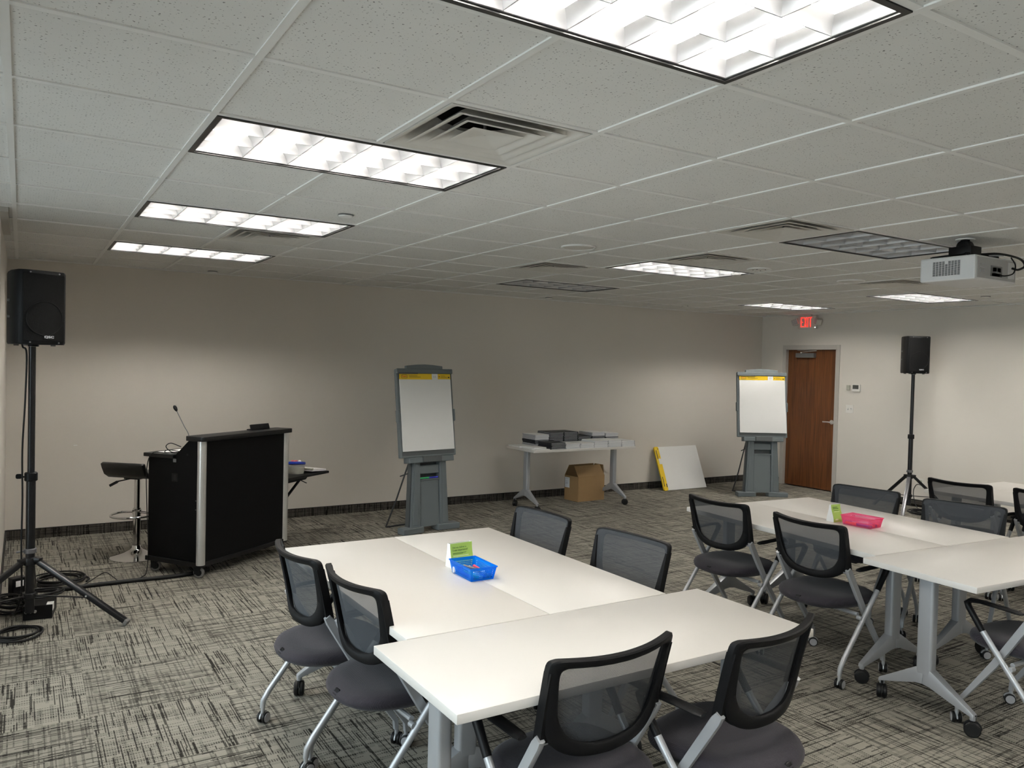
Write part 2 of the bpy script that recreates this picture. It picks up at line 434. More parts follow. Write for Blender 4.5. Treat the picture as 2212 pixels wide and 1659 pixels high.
for k, (a, b) in enumerate(WINS):
    m = MB()
    for y0, y1, z0, z1 in ((a, b, WZ0, WZ0 + 0.05), (a, b, WZ1 - 0.05, WZ1), (a, a + 0.05, WZ0, WZ1), (b - 0.05, b, WZ0, WZ1), ((a + b) / 2 - 0.025, (a + b) / 2 + 0.025, WZ0, WZ1)):
        m.box(XL - 0.12, XL - 0.06, y0, y1, z0, z1)
    wf = struct(m.build('window_%d' % (k + 1), 'metal_grey', smooth=0))
    for y0, y1 in ((a + 0.05, (a + b) / 2 - 0.025), ((a + b) / 2 + 0.025, b - 0.05)):
        MB().box(XL - 0.094, XL - 0.088, y0, y1, WZ0 + 0.05, WZ1 - 0.05).build('pane', 'window_glass', wf, 0)
# header box where the window bay's short wall meets the ceiling
struct(MB().box(XS, -0.030, 2.02, 3.1, H - 0.022, H + 0.01).build('trim_1', 'frame_paint', smooth=0, bevel=0.002))

# ---- carpet baseboards
def baseboard(name, x0, x1, y0, y1, outer):
    b = MB(); b.box(x0, x1, y0, y1, 0.0, 0.090)
    bb = struct(b.build(name, 'carpet_base', smooth=0))
    c = MB()
    e = 0.002
    c.box(x0 - e * (outer == 'x-'), x1 + e * (outer == 'x+'), y0 - e * (outer == 'y-'), y1, 0.090, 0.0945)
    c.build('binding', 'cable_black', bb, 0)
baseboard('baseboard_back', XS + 0.012, XR - 0.012, YB - 0.010, YB, 'y-')
baseboard('baseboard_left', XS, XS + 0.010, YS, YB, 'x+')
baseboard('baseboard_right', XR - 0.010, XR, -5.0, DY0 - 0.055, 'x-')
baseboard('baseboard_corner', XR - 0.010, XR, DY1 + 0.055, YB - 0.011, 'x-')

# ---- ceiling: slab, tiles, runners
ce = struct(MB().box(XL - 0.14, XR + 0.14, YF - 0.1, YB + 0.12, 2.80, 2.90).build('ceiling', 'plenum_dark', smooth=0))
LIGHTS = {(1, -4): 1, (1, -1): 1, (1, 2): 1, (1, 5): 1, (7, -1): 0, (7, 2): 1, (7, 5): 0, (13, 5): 1, (13, 2): 1,
          (13, -1): 1, (7, -4): 1, (13, -4): 1, (1, -7): 1, (7, -7): 1, (13, -7): 1, (1, -10): 1, (7, -10): 1}  # this row of troffers lies out of view, added for light
VENTS = [(2, -2), (2, 3), (6, -1), (6, 3), (7, 1), (11, 1)]
taken = set(VENTS)
for i, j in LIGHTS: taken |= {(i, j), (i + 1, j)}
tile_me = MB().box(-T / 2 + 0.006, T / 2 - 0.006, -T / 2 + 0.006, T / 2 - 0.006, 0.0, 0.016).mesh('ceiling_tile', 'ceiling_tile', 0)
rest = MB()
for i in range(-3, 17):
    for j in range(-13, 9):
        if (i, j) in taken: continue
        x0, x1, y0, y1 = max(i * T, XL), min((i + 1) * T, XR), max(j * T, YF), min((j + 1) * T, YB)
        if x1 - x0 < 0.02 or y1 - y0 < 0.02: continue
        cx, cy = (i + 0.5) * T, (j + 0.5) * T
        if i < -1 or j < -5 or (i < 0 and j >= 3 and False) or (i > 5 and j < -4) or (i > 8 and j < -2):
            rest.box(x0 + .006, x1 - .006, y0 + .006, y1 - .006, H + 0.005, H + 0.021); continue
        full = (x1 - x0) > T - 0.001 and (y1 - y0) > T - 0.001
        me = tile_me if full else MB().box(x0 + .003 - cx, x1 - .003 - cx, y0 + .003 - cy, y1 - .003 - cy, 0, 0.016).mesh('ceiling_tile', 'ceiling_tile', 0)
        put('ceiling_tile', me, ce, (cx, cy, H + 0.005 + random.uniform(0, 0.0015)))
o = rest.build('ceiling_tile_field', 'ceiling_tile', ce, 0); o['kind'] = 'stuff'
inside_x = {(i + 1, j) for i, j in LIGHTS}               # runner lines that fixtures interrupt
for i in range(-2, 17):
    start = YF
    for j in range(-13, 9):
        if (i, j) in inside_x:
            if j * T > start: MB().box(i * T - .012, i * T + .012, start, j * T + .002, H, H + 0.03).build('ceiling_runner', 'grid_white', ce, 0)
            start = (j + 1) * T - .002
    MB().box(i * T - .012, i * T + .012, start, YB, H, H + 0.03).build('ceiling_runner', 'grid_white', ce, 0)
for j in range(-12, 9):
    MB().box(XL, XR, j * T - .012, j * T + .012, H + 0.0005, H + 0.03).build('cross_tee', 'grid_white', ce, 0)
m = MB(); m.box(XS, XR, YB - 0.02, YB, H - 0.001, H + 0.03); m.build('wall_angle', 'grid_white', ce, 0)
m = MB(); m.box(XR - 0.02, XR, YF, YB - 0.021, H - 0.001, H + 0.03); m.build('wall_angle', 'grid_white', ce, 0)

# ---- door
df = MB()
for s, y in ((-1, DY0), (1, DY1)):
    ya, yb = sorted((y, y + s * 0.05))
    df.box(XR - 0.014, XR, ya, yb, 0, DZ + 0.05)                       # casing face
    ya, yb = sorted((y, y - s * 0.016)); df.box(XR - 0.014, XR + 0.13, ya, yb, 0, DZ)        # jamb
    ya, yb = sorted((y - s * 0.016, y - s * 0.030)); df.box(XR + 0.085, XR + 0.12, ya, yb, 0, DZ - 0.016)  # stop
df.box(XR - 0.014, XR, DY0, DY1, DZ, DZ + 0.05); df.box(XR - 0.014, XR + 0.13, DY0, DY1, DZ - 0.016, DZ)
struct(df.build('trim_2', 'frame_paint', smooth=0, bevel=0.002))
dr = MB().box(XR + 0.040, XR + 0.084, DY0 + 0.019, DY1 - 0.019, 0.008, DZ - 0.019).build('door_1', 'oak_veneer', smooth=0)
struct(dr)
DX = XR + 0.040
h = MB(); h.disc((DX - 0.006, 3.665, 1.0), (1, 0, 0), 0.032, 0.012, 20, 0.003); h.disc((DX - 0.03, 3.665, 1.0), (1, 0, 0), 0.011, 0.05)
h.tube(smooth_path([(DX - 0.052, 3.665, 1.0), (DX - 0.056, 3.70, 1.002), (DX - 0.053, 3.78, 1.0)], 4), 0.0095)
h.build('lever_handle', 'brushed_aluminium', dr)
h = MB(); h.box(DX - 0.06, DX, 3.965, 4.285, 1.930, 1.995); hb = h.build('door_closer', 'metal_grey', dr, 0, 0.004)
h = MB(); h.bar((DX - 0.045, 4.20, 2.010), (DX - 0.045, 3.93, 2.028), 0.02, 0.006, (1, 0, 0)); h.bar((DX - 0.045, 3.93, 2.035), (DX - 0.03, 4.27, 2.038), 0.02, 0.006, (1, 0, 0)); h.disc((DX - 0.04, 4.20, 2.0), (0, 0, 1), 0.012, 0.03)
h.build('closer_arm', 'brushed_aluminium', hb)

# ================================================================== CEILING FIXTURES
FW, FD = 2 * T - 0.026, T - 0.026
def fixture_parts(mat_l):
    fr = MB(); t = 0.018
    fr.box(-FW / 2, FW / 2, -FD / 2, -FD / 2 + t, -0.003, 0.03); fr.box(-FW / 2, FW / 2, FD / 2 - t, FD / 2, -0.003, 0.03)
    fr.box(-FW / 2, -FW / 2 + t, -FD / 2 + t, FD / 2 - t, -0.003, 0.03); fr.box(FW / 2 - t, FW / 2, -FD / 2 + t, FD / 2 - t, -0.003, 0.03)
    trim = MB(); a, b, t2 = FW / 2 - t, FD / 2 - t, 0.006
    trim.box(-a, a, -b, -b + t2, 0.003, 0.03); trim.box(-a, a, b - t2, b, 0.003, 0.03); trim.box(-a, -a + t2, -b + t2, b - t2, 0.003, 0.03); trim.box(a - t2, a, -b + t2, b - t2, 0.003, 0.03)
    cw, cd = (2 * a - 2 * t2) / 6, (2 * b - 2 * t2) / 3
    rings = []
    for z, q in ((0.0, 0.0), (0.007, 0.04), (0.015, 0.14), (0.023, 0.33), (0.031, 0.60), (0.039, 1.0)):
        ix = 0.0016 + 0.026 * q; iy = 0.0016 + 0.026 * q
        hx, hy = cw / 2 - ix, cd / 2 - iy
        rings.append([(-hx, -hy, z), (0, -hy, z), (hx, -hy, z), (hx, 0, z), (hx, hy, z), (0, hy, z), (-hx, hy, z), (-hx, 0, z)])
    cell = MB().loft(rings, False, False)
    rim = [(-cw / 2, -cd / 2), (0, -cd / 2), (cw / 2, -cd / 2), (cw / 2, 0), (cw / 2, cd / 2), (0, cd / 2), (-cw / 2, cd / 2), (-cw / 2, 0)]
    cell.loft([rings[0], [(x, y, 0.0) for x, y in rim]], False, False)
    cell.loft([rings[-1], [(x, y, 0.040) for x, y in rim]], False, False)
    hs = MB(); zt = 0.125
    hs.box(-FW / 2, FW / 2, -FD / 2, FD / 2, zt, zt + 0.008)
    hs.box(-FW / 2, FW / 2, -FD / 2, -FD / 2 + 0.006, 0.03, zt); hs.box(-FW / 2, FW / 2, FD / 2 - 0.006, FD / 2, 0.03, zt)
    hs.box(-FW / 2, -FW / 2 + 0.006, -FD / 2, FD / 2, 0.03, zt); hs.box(FW / 2 - 0.006, FW / 2, -FD / 2, FD / 2, 0.03, zt)
    tb = MB().tube([(-FW / 2 + 0.02, 0, 0.060), (FW / 2 - 0.02, 0, 0.060)], 0.0135, 10)
    return fr.mesh('frame', 'fixture_black', 0), trim.mesh('inner_trim', 'fixture_grey', 0), cell.mesh('louver_cell', mat_l, 40), hs.mesh('housing', 'tube_white', 0), tb.mesh('lamp_tube', 'tube_white'), tb.mesh('lamp_tube', 'tube_lit'), cw, cd
FP = fixture_parts('louver_aluminium')
LNAME = {(1, -4): 'lit ceiling troffer with the largest bright louver cells, above the crosswise table',
         (1, -1): 'lit ceiling troffer touching the largest air diffuser, third before the lectern wall',
         (1, 2): 'lit ceiling troffer between the sprinkler disc and a diffuser, towards the lectern',
         (1, 5): 'lit ceiling troffer closest to the wall behind lectern and stool',
         (7, -1): 'unlit ceiling troffer with grey louvers beside the projector',
         (7, 2): 'lit ceiling troffer with a diffuser at its edge, between round speaker grilles',
         (7, 5): 'unlit ceiling troffer close to the wall above the booklet table',
         (13, 5): 'lit ceiling troffer in front of the EXIT sign by the corner',
         (13, 2): 'lit ceiling troffer near the door wall beyond the projector'}
for (i, j), on in LIGHTS.items():
    fr, tr, ce_me, hs, tb, tbl, cw, cd = FP
    lab = LNAME.get((i, j), 'unseen ceiling troffer added for light, over the room behind the tables')
    r = thing('ceiling_light', lab, 'light fixture', ((i + 1) * T, (j + 0.5) * T, H), 0, 'recessed ceiling troffers')
    put('frame', fr, r); put('inner_trim', tr, r); put('housing', hs, r)
    seen = (i, j) in LNAME
    for a in range(6):
        for b in range(3):
            put('louver_cell', ce_me, r, ((a - 2.5) * cw, (b - 1) * cd, 0.004))
    for b in (-1, 0, 1): put('lamp_tube', tbl if on else tb, r, (0, b * cd, 0))

# ---- air diffusers
def diffuser():
    def sq(h, z, rr=0.0):
        return [(x, y, z) for x, y in (rrect(2 * h, 2 * h, rr, 5) if rr else [(h, h), (0, h), (-h, h), (-h, 0), (-h, -h), (0, -h), (h, -h), (h, 0)])]
    pan = MB(); s = 0.286
    def rr(h, z, r): return [(x, y, z) for x, y in rrect(2 * h, 2 * h, r, 6)]
    pan.loft([rr(s, 0.006, 0.004), rr(s, -0.001, 0.004), rr(s - 0.012, -0.001, 0.006), rr(0.262, 0.004, 0.02), rr(0.235, 0.022, 0.05), rr(0.205, 0.058, 0.09), rr(0.185, 0.10, 0.13)], False, False)
    th = MB().loft([[(0.185 * math.cos(2 * math.pi * k / 24), 0.185 * math.sin(2 * math.pi * k / 24), z) for k in range(24)] for z in (0.085, 0.22)], False, True)
    vanes = []
    for h0, h1, z0, z1 in ((0.226, 0.150, -0.002, 0.050), (0.166, 0.100, -0.002, 0.046), ):
        v = MB()
        v.loft([rr(h0, z0, 0.004), rr(h0 - 0.012, z0 - 0.001, 0.004), rr(h1 + 0.02, z1 * 0.45, 0.03), rr(h1, z1, 0.05), rr(h1 + 0.003, z1 + 0.002, 0.05), rr(h1 + 0.024, z1 * 0.45 + 0.003, 0.03), rr(h0 - 0.008, z0 + 0.003, 0.004), rr(h0, z0, 0.004)], False, False)
        vanes.append(v.mesh('vane', 'vent_white', 40))
    c = MB(); c.loft([rr(0.108, -0.002, 0.003), rr(0.098, -0.003, 0.003), rr(0.06, 0.006, 0.01), rr(0.012, 0.012, 0.006)], False, True)
    stem = MB().tube([(0, 0, 0.012), (0, 0, 0.12)], 0.006, 8); stem.bar((-0.18, 0, 0.11), (0.18, 0, 0.11), 0.004, 0.02, (0, 0, 1)); stem.bar((0, -0.18, 0.11), (0, 0.18, 0.11), 0.004, 0.02, (0, 0, 1))
    return pan.mesh('pan', 'vent_white', 40), th.mesh('throat', 'plenum_dark'), vanes, c.mesh('center_plate', 'vent_white', 40), stem.mesh('bracket', 'metal_grey')
pan, throat, vanes, cplate, brk = diffuser()
VN = ['square air diffuser beside the lit troffer, showing its open duct', 'square air diffuser behind the second lit troffer towards the lectern wall', 'square air diffuser touching the unlit troffer near the projector',
      'square air diffuser in front of the unlit troffer by the long wall', 'square air diffuser at the edge of a lit troffer between round grilles', 'square air diffuser beneath the line of the projector, toward the door wall']
for (i, j), lab in zip(VENTS, VN):
    r = thing('air_diffuser', lab, 'vent', ((i + .5) * T, (j + .5) * T, H), 0, 'square ceiling diffusers')
    put('pan', pan, r); put('throat', throat, r); put('center_plate', cplate, r); put('bracket', brk, r)
    for v in vanes: put('vane', v, r)

# ---- round speaker grilles, sprinkler caps
def ceiling_speaker(x, y, lab, rad=0.125, cone=True):
    r = thing('ceiling_speaker', lab, 'speaker', (x, y, H), 0, 'round ceiling grilles')
    MB().lathe([(rad, 0.006), (rad, -0.002), (rad - 0.006, -0.006), (rad - 0.014, -0.004), (rad - 0.016, 0.003)], n=36, cap0=False, cap1=False).build('rim', 'grid_white', r)
    MB().lathe([(rad - 0.015, -0.001), (rad * 0.6, -0.004), (0.004, -0.005)], n=36, cap0=False).build('grille', 'vent_white', r)
    if not cone:
        for a in (30, 130, 200, 300):
            MB().disc((0.05 * math.cos(R_(a)), 0.05 * math.sin(R_(a)), -0.004), (0, 0, 1), 0.006, 0.006, 10).build('screw', 'ink_black', r)
ceiling_speaker(3.42, 1.04, 'round white ceiling speaker grille alone between plain tiles')
ceiling_speaker(6.56, 1.04, 'round white ceiling speaker grille beside the diffuser toward the door wall')
ceiling_speaker(5.28, 1.01, 'round ceiling plate with four dark screws next to a diffuser', 0.10, False)
for x, y, lab in ((1.65, 0.94, 'white sprinkler cover disc in the tile before the second lit troffer'), (5.40, 1.37, 'white sprinkler cover disc by the lit troffer beyond the round grilles'),
                  (1.64, 4.69, 'white sprinkler cover disc close to the long wall behind the lectern'), (5.63, 4.62, 'white sprinkler cover disc close to the long wall above the booklets'),
                  (8.75, 0.96, 'white sprinkler cover disc by the door wall side'), (7.64, 4.30, 'white sprinkler cover disc near the corner with the EXIT sign')):
    r = thing('sprinkler_cover', lab, 'sprinkler', (x, y, H), 0, 'ceiling sprinkler covers')
    MB().lathe([(0.040, 0.006), (0.042, -0.004), (0.036, -0.009), (0.004, -0.010)], n=24, cap0=False).build('cap', 'grid_white', r)
    MB().lathe([(0.046, 0.005), (0.046, -0.001), (0.043, -0.002)], n=24, cap0=False, cap1=False).build('escutcheon', 'metal_grey', r)

# ---- EXIT sign
ex = thing('exit_sign', 'white EXIT sign with red lit letters and twin emergency lamps above door', 'exit sign', (XR, 4.075, 2.455))
MB().box(-0.055, 0.0, -0.158, 0.158, -0.098, 0.090).build('housing', 'exit_housing', ex, 0, 0.006)
MB().box(-0.05, -0.005, -0.06, 0.06, 0.090, 0.1045).build('canopy', 'exit_housing', ex, 0, 0.003)
def stroke_letter(ch, y0):
    m = MB(); w_, h_, t_ = 0.046, 0.142, 0.0105; z0 = -0.075
    def bar2(a, b): m.bar((-0.0575, y0 - a[0], z0 + a[1]), (-0.0575, y0 - b[0], z0 + b[1]), 0.005, t_, (1, 0, 0))
    if ch == 'E':
        bar2((t_ / 2, 0), (t_ / 2, h_))
        for z in (t_ / 2, h_ / 2, h_ - t_ / 2): bar2((t_, z), (w_ * (0.85 if z == h_ / 2 else 1), z))
    if ch == 'X': bar2((0.006, 0), (w_ - 0.006, h_)); bar2((w_ - 0.006, 0), (0.006, h_))
    if ch == 'I': bar2((t_ / 2, 0), (t_ / 2, h_))
    if ch == 'T': bar2((w_ / 2, 0), (w_ / 2, h_ - t_)); bar2((0, h_ - t_ / 2), (w_, h_ - t_ / 2))
    m.build('letter', 'exit_red', ex, 0)
for ch, y0 in (('E', 0.105), ('X', 0.046), ('I', -0.013), ('T', -0.040)): stroke_letter(ch, y0)
for s, yaw in ((1, 20), (-1, -30)):
    hd = MB(); Mx = Matrix.Translation((-0.055, s * 0.20, 0.0)) @ Matrix.Rotation(R_(yaw), 4, 'Z') @ Matrix.Rotation(R_(-s * 20), 4, 'X')
    hd.box(-0.045, 0.03, -0.05, 0.05, -0.045, 0.045, Mx)
    hb = hd.build('lamp_head', 'exit_housing', ex, 0, 0.012)
    ln = MB()
    for a in (-1, 0, 1):
        for b in (-1, 0, 1): ln.box(-0.048, -0.044, a * 0.028 - 0.011, a * 0.028 + 0.011, b * 0.026 - 0.010, b * 0.026 + 0.010, Mx)
    ln.build('lens', 'projector_grey', hb, 0)
    MB().tube([(-0.03, s * 0.155, 0), (-0.045, s * 0.185, 0)], 0.014).build('swivel', 'exit_housing', ex)
MB().disc((-0.057, -0.145, -0.085), (1, 0, 0), 0.006, 0.004).build('indicator', 'led_white', ex)

# ---- thermostat, sensor, switch, outlet, tape mark
th = thing('thermostat', 'white wall thermostat with grey display beside the door', 'thermostat', (XR, 3.255, 1.51))
MB().box(-0.026, 0, -0.060, 0.060, -0.050, 0.050).build('case', 'plate_white', th, 0, 0.005)
MB().box(-0.028, -0.0255, -0.042, 0.048, -0.016, 0.040).build('display', 'screen_grey', th, 0)
tag(MB().box(XR - 0.022, XR, 3.355, 3.408, 1.478, 1.545).build('wall_sensor', 'plate_beige', None, 0, 0.004), 'small beige sensor box on wall beside the thermostat', 'sensor')
sw = thing('light_switch', 'white double toggle switch plate beneath the thermostat', 'switch', (XR, 3.355, 1.21))
MB().box(-0.007, 0, -0.057, 0.057, -0.057, 0.057).build('plate', 'plate_white', sw, 0, 0.002)
for y, t in ((0.023, 1), (-0.023, -1)):
    g = MB(); g.box(-0.018, -0.006, y - 0.006, y + 0.006, -0.006 + 0.006 * t, 0.006 + 0.006 * t); g.build('toggle', 'plate_white', sw, 0, 0.002)
    MB().box(-0.0078, -0.0068, y - 0.009, y + 0.009, -0.014, 0.014).build('slot', 'projector_grey', sw, 0)
ol = thing('wall_outlet', 'white wall outlet plate low behind the tripod speaker stand', 'outlet', (XR, 2.285, 0.315))
MB().box(-0.007, 0, -0.036, 0.036, -0.058, 0.058).build('plate', 'plate_white', ol, 0, 0.002)
for z in (-0.022, 0.022): MB().box(-0.0085, -0.0065, -0.017, 0.017, z - 0.014, z + 0.014).build('socket', 'plate_beige', ol, 0)
tag(MB().box(0.465, 0.497, YB - 0.0015, YB, 0.848, 0.856).build('tape_scrap', 'paper_white', None, 0), 'tiny white tape scrap stuck on the wall above the stool', 'tape')

# ---- projector
pr = thing('projector', 'white ceiling projector with side vent grille and hanging cable loop', 'projector', (4.905, -0.955, 2.295))
PW, PD, PH = 0.485, 0.345, 0.150          # along x, along y, height
MB().box(0, PW, 0, PD, 0, PH).build('body', 'projector_white', pr, 0, 0.012)
gr = MB(); gr.box(-0.0015, 0.001, 0.086, 0.264, 0.030, 0.125)
g0 = gr.build('vent_panel', 'projector_white', pr, 0)
sl = MB()
for a in range(9):
    for b in range(15):
        y0 = 0.090 + a * 0.0192; z0 = 0.0335 + b * 0.0060
        if a == 4 and b > 11: continue
        sl.box(-0.0022, -0.0014, y0, y0 + 0.0155, z0, z0 + 0.0038)
sl.build('vent_slots', 'ink_black', g0, 0)
rp = MB().box(0.02, PW - 0.02, -0.0025, 0.002, 0.012, PH - 0.012).build('connector_panel', 'projector_grey', pr, 0, 0.001)
for x0, x1, z0, z1, mt in ((0.17, 0.30, 0.03, 0.095, 'metal_grey'), (0.19, 0.235, 0.06, 0.085, 'brushed_aluminium'), (0.245, 0.285, 0.06, 0.085, 'chrome'), (0.18, 0.30, 0.032, 0.05, 'ink_black'), (0.375, 0.45, 0.03, 0.13, 'projector_white'),
                           (0.05, 0.11, 0.075, 0.080, 'ink_grey'), (0.05, 0.10, 0.045, 0.062, 'ink_grey'), (0.05, 0.13, 0.092, 0.097, 'ink_grey')):
    MB().box(x0, x1, -0.0055, -0.002, z0, z1).build('port', mt, rp, 0)
mt = MB(); mt.disc((0.12, 0.13, 0.262), (0, 0, 1), 0.055, 0.006, 24); mt.build('ceiling_plate', 'grid_white', pr)
mt = MB(); mt.disc((0.12, 0.13, 0.245), (0, 0, 1), 0.026, 0.035, 16); mt.disc((0.12, 0.13, 0.215), (1, 0, 0), 0.042, 0.06, 20); mt.box(0.06, 0.18, 0.06, 0.20, 0.165, 0.215)
mt.build('mount_knuckle', 'black_plastic', pr, 35, 0.004)
for p in ((0.06, 0.30), (0.02, 0.05), (0.33, 0.26), (0.30, 0.03)):
    a = MB(); a.bar((0.12, 0.13, 0.175), (p[0], p[1], 0.160), 0.028, 0.010, (1, 0.3, 0)); a.disc((p[0], p[1], 0.156), (0, 0, 1), 0.012, 0.014); a.build('mount_arm', 'black_plastic', pr, 35, 0.002)
c = MB(); c.tube(smooth_path([(0.16, 0.05, 0.166), (0.24, 0.0, 0.172), (0.36, -0.03, 0.165), (0.47, -0.035, 0.150), (0.50, -0.04, 0.115), (0.42, -0.04, 0.085), (0.37, -0.03, 0.09)], 6), 0.007, 8)
c.build('power_cable', 'cable_black', pr)
c = MB(); c.tube(smooth_path([(0.35, -0.03, 0.155), (0.385, -0.04, 0.11), (0.375, -0.035, 0.06), (0.31, -0.025, 0.04), (0.27, -0.006, 0.04)], 6), 0.004, 8); c.build('signal_cable', 'cable_black', pr)
c = MB(); c.tube(smooth_path([(0.16, 0.20, 0.262), (0.165, 0.17, 0.20), (0.20, 0.10, 0.172), (0.30, -0.01, 0.165)], 5), 0.005, 8); c.build('drop_cable', 'ink_grey', pr)

# ================================================================== TABLES
CAST = {}
def caster_meshes():
    for key, hub, rad, wd in (('t', 'wheel_black', 0.037, 0.020), ('c', 'wheel_cap', 0.027, 0.017)):
        w = MB(); w.disc((0, 0, rad), (1, 0, 0), rad, wd, 22, 0.004)
        cp = MB(); cp.disc((0, 0, rad), (1, 0, 0), rad * 0.80, 0.004, 22, 0.001)
        hd = MB(); hd.tube([(0, -0.012, rad * 1.1), (0, -0.006, rad * 2.0), (0, -0.006, rad * 2.0 + 0.03)], 0.009, 10)
        pr2 = [(rad * 1.12 * math.cos(R_(a)) , rad + rad * 1.12 * math.sin(R_(a))) for a in range(20, 181, 20)] + [(0, rad)]
        hd.extrude(pr2, -0.003, 0.003, 'yz')
        CAST[key] = (w.mesh('wheel', 'wheel_black', 40), cp.mesh('hub_cap', hub, 40), hd.mesh('caster', 'wheel_black' if key == 't' else 'chair_silver', 40), 0.013 + wd / 2)
caster_meshes()
def caster(parent, key, x, y, rz):
    w, cp, hd, dx = CAST[key]
    c = put('caster', hd, parent, (x, y, 0), (0, 0, rz))
    for s in (-1, 1): put('wheel', w, c, (s * 0.013, 0, 0)); put('hub_cap', cp, c, (s * dx, 0, 0))
TH = 0.737; TL, TW = 1.524, 0.608
def make_table():
    """length along local x, base at floor"""
    r = bpy.data.objects.new('training_table', None); COL.objects.link(r)
    top = MB().box(-TL / 2, TL / 2, -TW / 2, TW / 2, TH - 0.030, TH).build('table_top', 'laminate_white', r, 30, 0.0022)
    MB().box(-TL / 2 + 0.16, TL / 2 - 0.16, -0.035, 0.035, TH - 0.062, TH - 0.0305).build('stretcher', 'black_plastic', r, 0)
    for x in (-0.33, 0.33): MB().box(x - 0.05, x + 0.05, 0.10, 0.17, TH - 0.055, TH - 0.0305).build('flip_latch', 'black_plastic', r, 0, 0.006)
    for s in (-1, 1):
        x = s * (TL / 2 - 0.105)
        leg = MB().loft([[(x + a, b, z) for a, b in rrect(0.052, 0.082, 0.014, 5)] for z in (0.195, TH - 0.0305)]).build('leg', 'leg_silver', r)
        MB().box(x - 0.034, x + 0.034, -0.17, 0.17, TH - 0.045, TH - 0.0305).build('mounting_plate', 'leg_silver', leg, 0, 0.002)
        for t in (-1, 1):
            f = MB(); rings = []
            for y, zt, zb, wx in ((0.0, 0.245, 0.165, 0.058), (0.04, 0.240, 0.160, 0.058), (0.14, 0.178, 0.125, 0.048), (0.238, 0.118, 0.094, 0.036), (0.256, 0.106, 0.086, 0.034)):
                rings.append([(x - wx / 2, t * y, zb), (x + wx / 2, t * y, zb), (x + wx * 0.42, t * y, zt), (x - wx * 0.42, t * y, zt)])
            f.loft(rings); f.tube([(x, t * 0.244, 0.100), (x, t * 0.244, 0.076)], 0.014)
            f.build('foot', 'leg_silver', r, 30, 0.003)
            caster(r, 't', x, t * 0.244, R_(random.uniform(-70, 70)))
    return r
tproto = make_table(); used = [False]
def table(cx, cy, rz, lab, group):
    o = tproto if not used[0] else copy_tree(tproto)
    used[0] = True
    o.location = (cx, cy, 0); o.rotation_euler = (0, 0, rz); tag(o, lab, 'table', group); return o
G1 = 'white flip-top tables pushed together'
table(1.503, -0.255, R_(90), 'white flip-top table on the lectern side of the pair under the blue basket', G1)
table(2.114, -0.255, R_(-90), 'white flip-top table of the blue-basket pair, side facing the pink-basket tables', G1)
table(1.836, -1.327, 0, 'white flip-top table set crosswise at the end of the blue-basket pair', G1)
a2 = R_(-4.0); ca, sa = math.cos(a2), math.sin(a2)
def g2(x, y): return (5.150 + ca * x - sa * y, -1.090 + sa * x + ca * y)
p = g2(-0.914, 0.763); table(p[0], p[1], a2 + R_(90), 'white flip-top table of the pink-basket pair, side facing the booklet wall', 'white tables with the pink basket')
p = g2(-0.304, 0.763); table(p[0], p[1], a2 - R_(90), 'white flip-top table of the pink-basket pair, side facing the door wall', 'white tables with the pink basket')
table(4.561, -1.364, R_(-4.0), 'white flip-top table set crosswise at the end of the pink-basket pair', 'white tables with the pink basket')
a3 = R_(-2)
table(6.875, -0.475, a3 + R_(90), 'white flip-top table of the bare pair near the door-wall speaker, side facing the other tables', 'white tables by the door wall')
table(7.485, -0.497, a3 - R_(90), 'white flip-top table of the bare pair near the door-wall speaker, side facing the door wall', 'white tables by the door wall')
table(5.80, 4.285, 0, 'white flip-top table carrying booklet stacks against the long wall', 'white table by the long wall')

